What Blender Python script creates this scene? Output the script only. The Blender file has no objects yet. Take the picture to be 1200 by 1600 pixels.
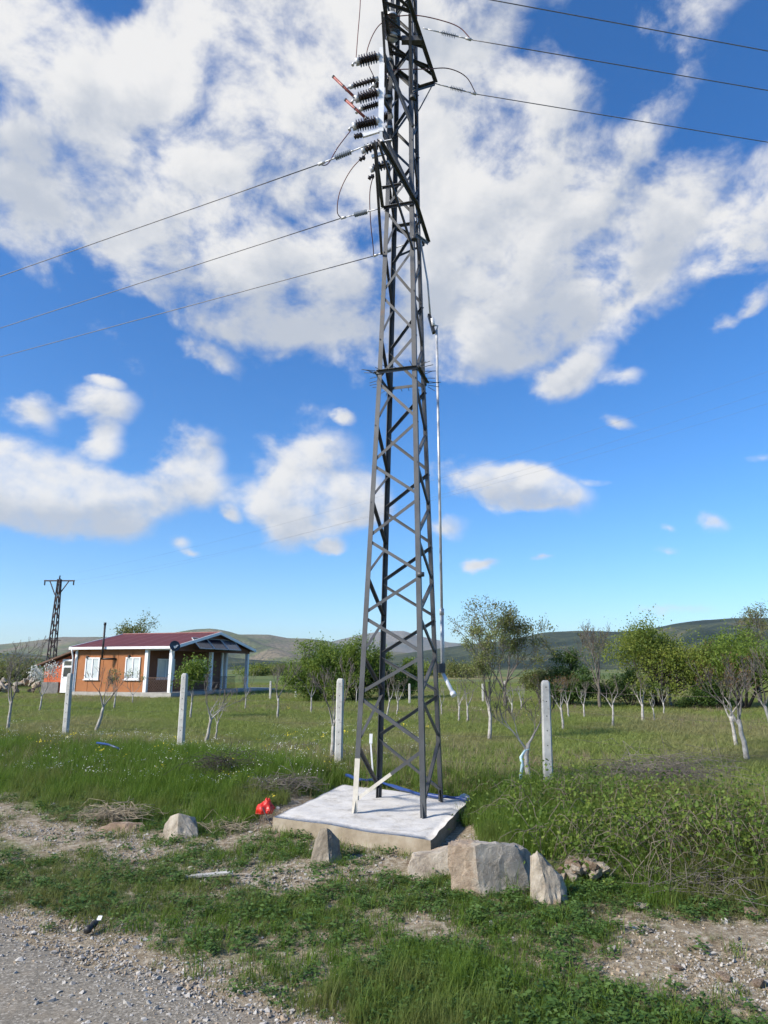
import bpy, bmesh, math, random
import numpy as np
from mathutils import Vector, Matrix

random.seed(7)
rng = np.random.default_rng(7)
R = math.radians
scene = bpy.context.scene
COL = scene.collection

# ------------------------------------------------------------------ camera
FPX, HORIZ, EYE = 1080.0, 1045.0, 2.2
PITCH = math.atan((HORIZ - 800.0) / FPX)
CP, SP = math.cos(PITCH), math.sin(PITCH)
cam_d = bpy.data.cameras.new('camera')
cam = bpy.data.objects.new('camera', cam_d)
COL.objects.link(cam)
cam_d.sensor_fit = 'VERTICAL'
cam_d.sensor_height = 24.0
cam_d.lens = FPX / 1600.0 * 24.0
cam_d.clip_start = 0.05
cam_d.clip_end = 30000
cam.location = (0, 0, EYE)
cam.rotation_euler = (R(90) + PITCH, 0, 0)
scene.camera = cam

# ------------------------------------------------------------------ light and exposure
SUN_EL, SUN_AZ = R(34), R(-118)          # azimuth from +Y towards +X: the sun stands left, behind the viewer
sun_dir = Vector((math.sin(SUN_AZ) * math.cos(SUN_EL), math.cos(SUN_AZ) * math.cos(SUN_EL), math.sin(SUN_EL)))
sd = bpy.data.lights.new('sun', 'SUN')
sd.energy = 3.6
sd.angle = R(9)
sd.color = (1.0, 0.92, 0.80)
sun = bpy.data.objects.new('sun', sd)
COL.objects.link(sun)
sun.rotation_euler = (-sun_dir).to_track_quat('-Z', 'Y').to_euler()
scene.view_settings.view_transform = 'Standard'
scene.view_settings.look = 'None'
scene.view_settings.gamma = 1
scene.view_settings.exposure = 1.05
scene.view_settings.use_curve_mapping = False
scene.cycles.max_bounces = 6
scene.cycles.diffuse_bounces = 2
scene.cycles.use_adaptive_sampling = True
scene.cycles.adaptive_threshold = 0.02
scene.cycles.transparent_max_bounces = 8
scene.cycles.use_denoising = True


def px_dir(x, y):
    u, v = (x - 600) / FPX, (y - 800) / FPX
    return Vector((u, CP + v * SP, SP - v * CP))


def az_el(x, y):
    d = px_dir(x, y).normalized()
    return math.atan2(d.x, d.y), math.asin(d.z)


# ------------------------------------------------------------------ world: sky with clouds
world = bpy.data.worlds.new('World')
scene.world = world
world.use_nodes = True
wt = world.node_tree
wt.nodes.clear()


def N(t, kind, **kw):
    n = t.nodes.new(kind)
    for k, v in kw.items():
        setattr(n, k, v)
    return n


def mth(t, op, a, b=None, c=None, clamp=False):
    n = t.nodes.new('ShaderNodeMath')
    n.operation = op
    n.use_clamp = clamp
    for i, q in enumerate((a, b, c)):
        if q is None:
            continue
        if isinstance(q, (int, float)):
            n.inputs[i].default_value = q
        else:
            t.links.new(q, n.inputs[i])
    return n.outputs[0]


def smooth(t, v, lo, hi, a=0.0, b=1.0):
    n = t.nodes.new('ShaderNodeMapRange')
    n.interpolation_type = 'SMOOTHSTEP'
    for i, q in enumerate((v, lo, hi, a, b)):
        if isinstance(q, (int, float)):
            n.inputs[i].default_value = q
        else:
            t.links.new(q, n.inputs[i])
    return n.outputs[0]


# cloud masses: centre (as seen from the road), half sizes, turn, weight
CLOUDS = [
    (60, 120, 330, 260, 0, 1.0), (-200, 150, 380, 330, 0, .9), (300, 60, 120, 150, -30, .45),
    (400, 150, 190, 210, 0, .85), (430, 330, 330, 230, -8, 1.0), (270, 430, 240, 150, -15, .75),
    (620, 130, 230, 280, 0, .8), (760, 330, 260, 240, 0, .9), (560, 450, 240, 160, 0, .8),
    (800, 500, 170, 130, 10, .75), (900, 400, 220, 110, 35, .7), (1060, 330, 200, 80, 30, .75),
    (1000, 450, 130, 90, 35, .6), (1190, 390, 110, 90, 50, .65), (850, 200, 150, 120, 30, .5),
    (1070, 130, 130, 70, 30, .5), (1070, 20, 140, 70, 15, .6), (690, 20, 140, 90, 0, .6),
    (1300, 250, 180, 120, 30, .6), (900, -120, 500, 180, 0, .6), (200, -200, 600, 200, 0, .9),
    (900, 590, 75, 42, 25, .62), (985, 590, 40, 25, 0, .42), (735, 560, 80, 60, 0, .5), (1170, 480, 60, 24, 20, .42),
    (168, 632, 72, 44, 5, .7), (50, 648, 66, 34, 0, .66), (166, 686, 50, 32, 0, .55),
    (55, 755, 205, 86, 0, 1.0), (-160, 760, 260, 100, 0, .9), (150, 800, 140, 62, 0, .95), (300, 690, 78, 50, 10, .64),
    (300, 755, 92, 58, 0, .82), (490, 725, 110, 90, 10, 1.0), (490, 800, 125, 62, 0, .95), (575, 775, 60, 50, 0, .6),
    (770, 750, 120, 44, -12, .72), (870, 765, 85, 48, -14, .78), (800, 790, 55, 24, -5, .5), (690, 825, 60, 26, 0, .55),
    (752, 878, 42, 15, 0, .62), (1105, 812, 52, 22, -8, .62), (1040, 822, 24, 14, -25, .45), (1035, 856, 45, 13, -8, .45),
    (520, 858, 28, 14, 0, .5), (300, 862, 26, 12, 0, .45), (285, 840, 30, 20, 0, .45), (360, 810, 22, 20, 0, .5),
    (848, 874, 34, 10, 0, .42), (970, 655, 44, 16, -20, .42), (330, 560, 70, 22, -20, .4), (1185, 712, 40, 16, 0, .4),
    (950, 745, 50, 9, -5, .36), (540, 655, 22, 12, 0, .4), (1010, 960, 260, 16, -1, .28), (165, 595, 40, 12, 0, .36),
]

tc = N(wt, 'ShaderNodeTexCoord')
sx = N(wt, 'ShaderNodeSeparateXYZ')
wt.links.new(tc.outputs['Generated'], sx.inputs[0])
azn = mth(wt, 'ARCTAN2', sx.outputs[0], sx.outputs[1])
eln = mth(wt, 'ARCSINE', sx.outputs[2])
cmb = N(wt, 'ShaderNodeCombineXYZ')
wt.links.new(azn, cmb.inputs[0])
wt.links.new(eln, cmb.inputs[1])
dsc = N(wt, 'ShaderNodeVectorMath', operation='MULTIPLY')
wt.links.new(tc.outputs['Generated'], dsc.inputs[0])
dsc.inputs[1].default_value = (1, 1, 1.35)
fb = N(wt, 'ShaderNodeTexNoise', noise_dimensions='3D')
fb.inputs['Scale'].default_value = 8.5
fb.inputs['Detail'].default_value = 8.0
fb.inputs['Roughness'].default_value = 0.60
fb.inputs['Distortion'].default_value = 0.15
wt.links.new(dsc.outputs[0], fb.inputs['Vector'])
# the noise also bends the outlines of the cloud masses
wsub = N(wt, 'ShaderNodeVectorMath', operation='MULTIPLY_ADD')
wt.links.new(fb.outputs['Color'], wsub.inputs[0])
wsub.inputs[1].default_value = (.07, .05, 0)
wsub.inputs[2].default_value = (-.035, -.025, 0)
wadd = N(wt, 'ShaderNodeVectorMath', operation='ADD')
wt.links.new(cmb.outputs[0], wadd.inputs[0])
wt.links.new(wsub.outputs[0], wadd.inputs[1])
total, topness = None, None
for (cx, cy, rx, ry, rot, w) in CLOUDS:
    w = w + (.16 if ry < 66 else 0)
    a0, e0 = az_el(cx, cy)
    ax, _ = az_el(cx + rx * .5, cy)
    bx, _ = az_el(cx - rx * .5, cy)
    _, eu = az_el(cx, cy - ry * .5)
    _, ed = az_el(cx, cy + ry * .5)
    mp = N(wt, 'ShaderNodeMapping', vector_type='TEXTURE')
    mp.inputs['Location'].default_value = (a0, e0, 0)
    mp.inputs['Rotation'].default_value = (0, 0, R(rot))
    mp.inputs['Scale'].default_value = (abs(ax - bx) * 1.15, abs(eu - ed) * 1.15, 1)
    wt.links.new(wadd.outputs[0], mp.inputs['Vector'])
    gr = N(wt, 'ShaderNodeTexGradient', gradient_type='SPHERICAL')
    wt.links.new(mp.outputs[0], gr.inputs[0])
    total = mth(wt, 'MULTIPLY_ADD', gr.outputs['Fac'], w, total if total is not None else 0.0)
    if ry > 40:
        dt = N(wt, 'ShaderNodeVectorMath', operation='DOT_PRODUCT')
        wt.links.new(mp.outputs[0], dt.inputs[0])
        dt.inputs[1].default_value = (-.35, .95, 0)
        tp = mth(wt, 'MULTIPLY', dt.outputs['Value'], gr.outputs['Fac'])
        topness = mth(wt, 'MULTIPLY_ADD', tp, w, topness if topness is not None else 0.0)
total = mth(wt, 'MINIMUM', total, 0.66)
fbd = mth(wt, 'MULTIPLY', mth(wt, 'SUBTRACT', fb.outputs[0], 0.5), smooth(wt, eln, .32, .50, 1.25, 2.0))
dens = mth(wt, 'SUBTRACT', mth(wt, 'ADD', fbd, total), 0.27)
alpha = smooth(wt, dens, -0.04, 0.46)
alpha = mth(wt, 'MULTIPLY', alpha, 0.96)
alpha = mth(wt, 'MULTIPLY', alpha, smooth(wt, eln, 0.0, 0.06))
sh = N(wt, 'ShaderNodeTexNoise', noise_dimensions='2D')
sh.inputs['Scale'].default_value = 7.0
sh.inputs['Detail'].default_value = 4.0
sh.inputs['Roughness'].default_value = 0.5
sof = N(wt, 'ShaderNodeVectorMath', operation='ADD')
wt.links.new(cmb.outputs[0], sof.inputs[0])
sof.inputs[1].default_value = (3.7, 1.3, 0)
wt.links.new(sof.outputs[0], sh.inputs['Vector'])
lit = mth(wt, 'MULTIPLY_ADD', topness, 1.7, 0.62)
lit = mth(wt, 'MULTIPLY_ADD', sh.outputs[0], 1.2, mth(wt, 'SUBTRACT', lit, 0.60))
fb2 = N(wt, 'ShaderNodeTexNoise', noise_dimensions='3D')
fb2.inputs['Scale'].default_value = 8.5
fb2.inputs['Detail'].default_value = 5.0
fb2.inputs['Roughness'].default_value = 0.60
fb2.inputs['Distortion'].default_value = 0.15
of2 = N(wt, 'ShaderNodeVectorMath', operation='ADD')
wt.links.new(dsc.outputs[0], of2.inputs[0])
of2.inputs[1].default_value = (-.010, -.004, .022)
wt.links.new(of2.outputs[0], fb2.inputs['Vector'])
lit = mth(wt, 'MULTIPLY_ADD', mth(wt, 'SUBTRACT', fb.outputs[0], fb2.outputs[0]), 2.0, lit)
thick = smooth(wt, dens, .30, .85, 0.0, 0.25)
lit = smooth(wt, mth(wt, 'SUBTRACT', lit, thick), 0.0, 1.0)
SKY_STRENGTH = 0.10
ccol = N(wt, 'ShaderNodeMix', data_type='RGBA')
ccol.inputs[6].default_value = (.265 / SKY_STRENGTH, .285 / SKY_STRENGTH, .32 / SKY_STRENGTH, 1)
ccol.inputs[7].default_value = (.44 / SKY_STRENGTH, .435 / SKY_STRENGTH, .428 / SKY_STRENGTH, 1)
wt.links.new(lit, ccol.inputs[0])
sky = N(wt, 'ShaderNodeTexSky', sky_type='NISHITA')
sky.sun_disc = False
sky.sun_elevation = SUN_EL
sky.sun_rotation = SUN_AZ
sky.altitude = 200
sky.air_density = 1.0
sky.dust_density = 0.3
sky.ozone_density = 3.0
hs = N(wt, 'ShaderNodeHueSaturation')
hs.inputs['Saturation'].default_value = 1.28
hs.inputs['Value'].default_value = 1.02
wt.links.new(sky.outputs[0], hs.inputs['Color'])
smix = N(wt, 'ShaderNodeMix', data_type='RGBA')
wt.links.new(alpha, smix.inputs[0])
wb = N(wt, 'ShaderNodeMix', data_type='RGBA', blend_type='MULTIPLY')
wb.inputs[0].default_value = 1.0
wt.links.new(hs.outputs[0], wb.inputs[6])
wb.inputs[7].default_value = (.65, .79, .94, 1)
wt.links.new(wb.outputs[2], smix.inputs[6])
wt.links.new(ccol.outputs[2], smix.inputs[7])
bg = N(wt, 'ShaderNodeBackground')
bg.inputs['Strength'].default_value = SKY_STRENGTH
wt.links.new(smix.outputs[2], bg.inputs['Color'])
wo = N(wt, 'ShaderNodeOutputWorld')
wt.links.new(bg.outputs[0], wo.inputs['Surface'])
world.cycles.sampling_method = 'MANUAL'
world.cycles.sample_map_resolution = 512


# ------------------------------------------------------------------ helpers
def tag(o, label=None, cat=None, group=None, kind=None):
    if label:
        o['label'] = label
    if cat:
        o['category'] = cat
    if group:
        o['group'] = group
    if kind:
        o['kind'] = kind
    return o


def link(name, mesh, mat=None, parent=None):
    o = bpy.data.objects.new(name, mesh)
    COL.objects.link(o)
    if mat is not None and len(mesh.materials) == 0:
        mesh.materials.append(mat)
    if parent is not None:
        o.parent = parent
    return o


def empty(name, loc=(0, 0, 0), rz=0.0):
    o = bpy.data.objects.new(name, None)
    o.empty_display_size = 0.2
    COL.objects.link(o)
    o.location = loc
    o.rotation_euler = (0, 0, rz)
    return o


def perp(d):
    d = Vector(d).normalized()
    a = Vector((0, 0, 1)) if abs(d.z) < .9 else Vector((1, 0, 0))
    u = d.cross(a).normalized()
    return u, d.cross(u).normalized()


class MB:
    def __init__(self):
        self.v, self.f, self.sm = [], [], []

    def add(self, vs, fs, sm=False):
        b = len(self.v)
        self.v += [tuple(p) for p in vs]
        self.f += [tuple(b + i for i in q) for q in fs]
        self.sm += [sm] * len(fs)
        return self

    def box(self, a, b):
        (x0, y0, z0), (x1, y1, z1) = a, b
        return self.add([(x0, y0, z0), (x1, y0, z0), (x1, y1, z0), (x0, y1, z0), (x0, y0, z1), (x1, y0, z1), (x1, y1, z1), (x0, y1, z1)],
                        [(3, 2, 1, 0), (4, 5, 6, 7), (0, 1, 5, 4), (1, 2, 6, 5), (2, 3, 7, 6), (3, 0, 4, 7)])

    def bar(self, p, q, w, h, up=(0, 0, 1)):
        """rectangular bar from p to q, w along the side, h along up"""
        p, q = Vector(p), Vector(q)
        d = (q - p).normalized()
        u = d.cross(Vector(up))
        if u.length < 1e-4:
            u = d.cross(Vector((1, 0, 0)))
        u.normalize()
        n = u.cross(d).normalized()
        vs = []
        for c in (p, q):
            for a, b in ((-1, -1), (1, -1), (1, 1), (-1, 1)):
                vs.append(c + u * (a * w / 2) + n * (b * h / 2))
        return self.add(vs, [(0, 1, 2, 3), (7, 6, 5, 4), (4, 5, 1, 0), (5, 6, 2, 1), (6, 7, 3, 2), (7, 4, 0, 3)])

    def angle(self, p, q, d1, d2, w=.06, t=.007, w2=None):
        """L section: corner line p-q, flanges along d1 and d2"""
        w2 = w2 or w
        p, q, d1, d2 = Vector(p), Vector(q), Vector(d1).normalized(), Vector(d2).normalized()
        prof = [Vector((0, 0)), Vector((w, 0)), Vector((w, t)), Vector((t, t)), Vector((t, w2)), Vector((0, w2))]
        vs = [c + d1 * k.x + d2 * k.y for c in (p, q) for k in prof]
        fs = [(i, (i + 1) % 6, 6 + (i + 1) % 6, 6 + i) for i in range(6)]
        fs += [(0, 3, 2, 1), (0, 5, 4, 3), (6, 7, 8, 9), (6, 9, 10, 11)]
        return self.add(vs, fs)

    def tube(self, path, r, n=6, cap=True, sm=True):
        path = [Vector(p) for p in path]
        k = len(path)
        rs = r if hasattr(r, '__len__') else [r] * k
        vs, u = [], None
        for i, p in enumerate(path):
            d = (path[min(i + 1, k - 1)] - path[max(i - 1, 0)])
            d = d.normalized() if d.length > 1e-9 else Vector((0, 0, 1))
            if u is None:
                u, w = perp(d)
            else:
                u = (u - d * u.dot(d))
                u = u.normalized() if u.length > 1e-6 else perp(d)[0]
                w = d.cross(u)
            for j in range(n):
                a = 2 * math.pi * j / n
                vs.append(p + (u * math.cos(a) + w * math.sin(a)) * rs[i])
        fs = [(i * n + j, i * n + (j + 1) % n, (i + 1) * n + (j + 1) % n, (i + 1) * n + j) for i in range(k - 1) for j in range(n)]
        self.add(vs, fs, sm)
        if cap:
            b = len(self.v) - len(vs)
            self.f.append(tuple(b + j for j in reversed(range(n))))
            self.f.append(tuple(b + (k - 1) * n + j for j in range(n)))
            self.sm += [False, False]
        return self

    def lathe(self, p, d, prof, n=14, sm=True):
        """prof: (distance along d, radius)"""
        p, d = Vector(p), Vector(d).normalized()
        u, w = perp(d)
        vs = []
        for h, r in prof:
            for j in range(n):
                a = 2 * math.pi * j / n
                vs.append(p + d * h + (u * math.cos(a) + w * math.sin(a)) * max(r, 1e-4))
        k = len(prof)
        fs = [(i * n + j, (i + 1) * n + j, (i + 1) * n + (j + 1) % n, i * n + (j + 1) % n) for i in range(k - 1) for j in range(n)]
        return self.add(vs, fs, sm)

    def mesh(self, name):
        m = bpy.data.meshes.new(name)
        m.from_pydata(self.v, [], self.f)
        if any(self.sm):
            m.polygons.foreach_set('use_smooth', self.sm)
        m.update()
        return m

    def build(self, name, mat, parent=None):
        return link(name, self.mesh(name), mat, parent)


# ---- materials
def new_mat(name):
    m = bpy.data.materials.new(name)
    m.use_nodes = True
    t = m.node_tree
    b = t.nodes['Principled BSDF']
    return m, t, b


def ramp(t, fac, stops):
    n = t.nodes.new('ShaderNodeValToRGB')
    e = n.color_ramp.elements
    while len(e) < len(stops):
        e.new(0.5)
    for q, (pos, col) in zip(e, stops):
        q.position = pos
        q.color = (*col, 1)
    t.links.new(fac, n.inputs[0])
    return n.outputs[0]


def noise(t, scale, detail=4, rough=.55, vec=None, dist=0.0):
    n = t.nodes.new('ShaderNodeTexNoise')
    n.inputs['Scale'].default_value = scale
    n.inputs['Detail'].default_value = detail
    n.inputs['Roughness'].default_value = rough
    n.inputs['Distortion'].default_value = dist
    if vec is not None:
        t.links.new(vec, n.inputs['Vector'])
    return n.outputs[0]


def coords(t, kind='Object'):
    return t.nodes.new('ShaderNodeTexCoord').outputs[kind]


def mixc(t, fac, a, b, mode='MIX'):
    n = t.nodes.new('ShaderNodeMix')
    n.data_type = 'RGBA'
    n.blend_type = mode
    for i, q in ((0, fac), (6, a), (7, b)):
        if isinstance(q, (int, float)):
            n.inputs[i].default_value = q
        elif isinstance(q, tuple):
            n.inputs[i].default_value = (*q, 1)
        else:
            t.links.new(q, n.inputs[i])
    return n.outputs[2]


def bump(t, b, h, strength=.4, dist=.02):
    n = t.nodes.new('ShaderNodeBump')
    n.inputs['Strength'].default_value = strength
    n.inputs['Distance'].default_value = dist
    t.links.new(h, n.inputs['Height'])
    t.links.new(n.outputs[0], b.inputs['Normal'])


def mat(name, stops, scale=8, rough=.7, metal=0.0, bmp=0.0, bscale=40, bdist=.01, detail=6, spec=.5, kind='Object'):
    m, t, b = new_mat(name)
    vec = coords(t, kind)
    if len(stops) == 1:
        stops = [stops[0], tuple(min(1, c * 1.18) for c in stops[0])]
    k = len(stops)
    st = [(.3 + .4 * i / (k - 1), c) for i, c in enumerate(stops)]
    c = ramp(t, noise(t, scale, detail, .6, vec), st)
    t.links.new(c, b.inputs['Base Color'])
    b.inputs['Roughness'].default_value = rough
    b.inputs['Metallic'].default_value = metal
    b.inputs['Specular IOR Level'].default_value = spec
    if bmp:
        bump(t, b, noise(t, bscale, 5, .6, vec), bmp, bdist)
    return m


def leaf_mat(name, c1, c2, c3=None, patch=.25, trans=.35, rough=.6):
    """foliage: colour varies leaf by leaf (instance/island) and in broad patches"""
    m, t, b = new_mat(name)
    oi = t.nodes.new('ShaderNodeObjectInfo')
    geo = t.nodes.new('ShaderNodeNewGeometry')
    rnd = mth(t, 'FRACT', mth(t, 'ADD', oi.outputs['Random'], geo.outputs['Random Per Island']))
    c = mixc(t, rnd, c1, c2)
    if c3:
        pn = noise(t, patch, 4, .6, geo.outputs['Position'])
        c = mixc(t, smooth(t, pn, .46, .62), c, c3)
    t.links.new(c, b.inputs['Base Color'])
    b.inputs['Roughness'].default_value = rough
    b.inputs['Specular IOR Level'].default_value = .25
    tr = t.nodes.new('ShaderNodeBsdfTranslucent')
    t.links.new(c, tr.inputs['Color'])
    mx = t.nodes.new('ShaderNodeMixShader')
    mx.inputs[0].default_value = trans
    out = t.nodes['Material Output']
    t.links.new(b.outputs[0], mx.inputs[1])
    t.links.new(tr.outputs[0], mx.inputs[2])
    t.links.new(mx.outputs[0], out.inputs['Surface'])
    return m


# ------------------------------------------------------------------ terrain
RE = (Vector((-3.43, 6.82)), Vector((-0.70, 5.08)))       # two points of the road's edge
_rd = (RE[0] - RE[1]).normalized()
RT = Vector((_rd.x, _rd.y))                                # along the road, to the left and away
RN = Vector((-RT.y, RT.x)) if (-RT.y) * 0 + RT.x * 1 > 0 else Vector((RT.y, -RT.x))
PAD = [(-1.48, 9.85), (.53, 8.55), (1.29, 11.15), (-.70, 12.45)]   # left, front, right, far corner


def sstep(a, b, x):
    q = np.clip((np.asarray(x, float) - a) / (b - a), 0, 1)
    return q * q * (3 - 2 * q)


def S(x, y):
    return (x - RE[1].x) * RN.x + (y - RE[1].y) * RN.y


def TT(x, y):
    return (x - RE[1].x) * RT.x + (y - RE[1].y) * RT.y


_ph = rng.uniform(0, 6.28, (24,))
_dr = rng.uniform(-1, 1, (24, 2))


def wob(x, y, lo, hi, k=8, off=0):
    z = 0
    for i in range(k):
        fr = lo * (hi / lo) ** (i / max(1, k - 1))
        d = _dr[(i + off) % 24]
        d = d / np.hypot(*d)
        z = z + np.sin((x * d[0] + y * d[1]) * fr + _ph[(i + off) % 24]) / (1 + .35 * i)
    return z / 3.0


def inpoly(x, y, poly, grow=0.0):
    """signed distance (negative inside) to a convex polygon"""
    c = np.mean(poly, axis=0)
    d = np.full(np.shape(x), -1e9)
    k = len(poly)
    for i in range(k):
        a, b = np.array(poly[i]), np.array(poly[(i + 1) % k])
        e = b - a
        n = np.array([e[1], -e[0]]) / np.hypot(*e)
        if np.dot(n, c - a) > 0:
            n = -n
        d = np.maximum(d, (x - a[0]) * n[0] + (y - a[1]) * n[1])
    return d - grow


def T(x, y):
    x, y = np.asarray(x, float), np.asarray(y, float)
    s = S(x, y)
    z = .02 * sstep(0, .6, s) + .06 * sstep(.6, 3.0, s)
    z = z + .40 * sstep(3.0, 6.0, s) + .0045 * np.clip(s - 6, 0, 60)
    z = z + .035 * wob(x, y, .5, 3.5, 8) * sstep(.2, 1.5, s) + .06 * wob(x, y, .12, .6, 6, 9) * sstep(4, 9, s)
    d = inpoly(x, y, PAD)
    base = .115 + .13 * sstep(10.0, 12.3, y)
    m = 1 - sstep(.0, .9, d)
    z = z * (1 - m) + np.minimum(z, base) * m
    return z


def ground(px, py):
    d = px_dir(px, py)
    lo, t = 2.0, 2.0
    while t < 400:
        p = Vector((0, 0, EYE)) + d * t
        if p.z < float(T(p.x, p.y)):
            break
        lo = t
        t *= 1.02
    for _ in range(20):
        mid = (lo + t) / 2
        p = Vector((0, 0, EYE)) + d * mid
        if p.z < float(T(p.x, p.y)):
            t = mid
        else:
            lo = mid
    p = Vector((0, 0, EYE)) + d * t
    p.z = float(T(p.x, p.y))
    return p


def atY(px, py, Y):
    d = px_dir(px, py)
    return Vector((0, 0, EYE)) + d * (Y / d.y)


def atZ(px, py, z):
    d = px_dir(px, py)
    return Vector((0, 0, EYE)) + d * ((z - EYE) / d.z)


def axis_pts(lo, hi, flo, fhi, step, grow=1.25):
    pts = list(np.arange(flo, fhi + 1e-6, step))
    q, st = flo, step
    while q > lo:
        st *= grow
        q -= st
        pts.insert(0, max(q, lo))
    q, st = fhi, step
    while q < hi:
        st *= grow
        q += st
        pts.append(min(q, hi))
    return np.array(pts)


gx = axis_pts(-6000, 6000, -14, 9, .11)
gy = axis_pts(-300, 6000, 3.5, 22, .11)
GX, GY = np.meshgrid(gx, gy)
GZ = T(GX, GY) + .012 * wob(GX, GY, 6, 16, 8, 3) * (np.abs(GX) < 15) * (GY < 24)
nx_, ny_ = len(gx), len(gy)
idx = np.arange(nx_ * ny_).reshape(ny_, nx_)
faces = np.stack([idx[:-1, :-1], idx[:-1, 1:], idx[1:, 1:], idx[1:, :-1]], -1).reshape(-1, 4)
gm = bpy.data.meshes.new('ground')
gm.from_pydata(np.stack([GX, GY, GZ], -1).reshape(-1, 3).tolist(), [], faces.tolist())
gm.polygons.foreach_set('use_smooth', [True] * len(gm.polygons))

m_ground, t, b = new_mat('ground_soil')
pos = coords(t)
n1 = noise(t, .9, 6, .6, pos)
n2 = noise(t, 14, 6, .65, pos)
dirt = ramp(t, n2, [(.3, (.13, .10, .062)), (.45, (.23, .185, .125)), (.58, (.33, .285, .21)), (.72, (.44, .41, .34))])
soil = ramp(t, n2, [(.3, (.07, .085, .03)), (.55, (.12, .14, .05)), (.7, (.17, .17, .08))])
att = t.nodes.new('ShaderNodeAttribute')
att.attribute_name = 'turf'
f = mth(t, 'ADD', att.outputs['Fac'], mth(t, 'MULTIPLY_ADD', n1, .8, -.4), clamp=True)
c = mixc(t, smooth(t, f, .35, .65), dirt, soil)
far = ramp(t, noise(t, .012, 5, .55, pos), [(.35, (.06, .10, .03)), (.5, (.11, .14, .045)), (.58, (.20, .17, .07)), (.7, (.10, .15, .04))])
att2 = t.nodes.new('ShaderNodeAttribute')
att2.attribute_name = 'far'
c = mixc(t, att2.outputs['Fac'], c, far)
t.links.new(c, b.inputs['Base Color'])
b.inputs['Roughness'].default_value = .95
b.inputs['Specular IOR Level'].default_value = .15
bump(t, b, noise(t, 30, 6, .7, pos), .7, .03)

gS = S(GX, GY)
gT = TT(GX, GY)


def turf(x, y):
    """how grassy the ground is: the verge strip, a stony track behind it, then the bank and the orchard"""
    s, tt = S(x, y), TT(x, y)
    w = .28 * wob(x, y, .9, 4.5, 8, 5)
    a = sstep(.15, .5, s + w) * (1 - sstep(1.3, 2.0, s + w * 2.4))
    rf = sstep(-.5, 2.0, -tt)
    bnk = sstep(2.5, 3.3, s + w * 1.8 - .45 * rf)
    d = inpoly(x, y, PAD)
    bare = (1 - sstep(.1, .9, d + w)) * (1 - sstep(4.9, 5.6, s))
    return np.clip(np.maximum(a * .95, bnk) - bare, 0, 1)


tv = turf(GX, GY) * (.42 + .58 * sstep(2.4, 3.6, gS))
fa = sstep(45, 90, GY) + 0 * GX
for nm, arr in (('turf', tv), ('far', fa)):
    at_ = gm.attributes.new(nm, 'FLOAT', 'POINT')
    at_.data.foreach_set('value', np.asarray(arr, np.float32).ravel())
go_ = link('ground', gm, m_ground)
go_['kind'] = 'structure'

# road: worn asphalt with loose stones, its near edge follows the verge
m_road, t, b = new_mat('road_surface')
pos = coords(t)
vor = t.nodes.new('ShaderNodeTexVoronoi')
vor.inputs['Scale'].default_value = 60
t.links.new(pos, vor.inputs['Vector'])
cs = t.nodes.new('ShaderNodeSeparateColor')
t.links.new(vor.outputs['Color'], cs.inputs[0])
c = ramp(t, cs.outputs[0], [(.0, (.105, .095, .078)), (.5, (.19, .172, .14)), (.8, (.275, .25, .205)), (1.0, (.42, .39, .335))])
c = mixc(t, smooth(t, noise(t, 55, 4, .7, pos), .35, .7, 0.0, .8), c, (.21, .188, .15))
c = mixc(t, smooth(t, noise(t, .8, 5, .65, pos), .50, .66, 0, .75), c, (.27, .225, .165))
t.links.new(c, b.inputs['Base Color'])
b.inputs['Roughness'].default_value = .95
b.inputs['Specular IOR Level'].default_value = .2
bump(t, b, noise(t, 70, 4, .7, pos), .5, .012)
mb = MB()
ts = np.concatenate([np.linspace(-60, -9, 30), np.linspace(-8.7, 8.7, 117), np.linspace(9, 60, 30)])
ss = np.concatenate([np.linspace(-8, -.6, 12), [-.35, -.15, 0]])
vs, fs = [], []
for i, a in enumerate(ts):
    for j, q in enumerate(ss):
        e = 0 if j < len(ss) - 3 else (.10 * math.sin(a * 2.3) + .07 * math.sin(a * 5.9 + 1) + .04 * math.sin(a * 13))
        p = RE[1] + RT * a + RN * (q + e)
        vs.append((p.x, p.y, .012 + .03 * min(1, max(0, -q / 3)) - (.02 if j == len(ss) - 1 else 0)))
k = len(ss)
for i in range(len(ts) - 1):
    for j in range(k - 1):
        fs.append((i * k + j, i * k + j + 1, (i + 1) * k + j + 1, (i + 1) * k + j))
mb.add(vs, fs, True)
ro = mb.build('road', m_road)
ro['kind'] = 'structure'

# ------------------------------------------------------------------ hills
def hill_mat(name, forest, meadow, bare, sc, f0, f1):
    m, t, b = new_mat(name)
    geo = t.nodes.new('ShaderNodeNewGeometry').outputs['Position']
    n = noise(t, sc, 7, .62, geo)
    fine = noise(t, sc * 14, 4, .7, geo)
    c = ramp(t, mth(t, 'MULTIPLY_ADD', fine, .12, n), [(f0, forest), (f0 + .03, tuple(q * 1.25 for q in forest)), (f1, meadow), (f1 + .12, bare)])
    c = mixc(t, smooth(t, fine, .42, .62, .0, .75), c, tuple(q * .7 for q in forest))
    t.links.new(c, b.inputs['Base Color'])
    b.inputs['Roughness'].default_value = 1
    b.inputs['Specular IOR Level'].default_value = .05
    bump(t, b, fine, 1.0, 1.2 / sc * .04)
    return m


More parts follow.
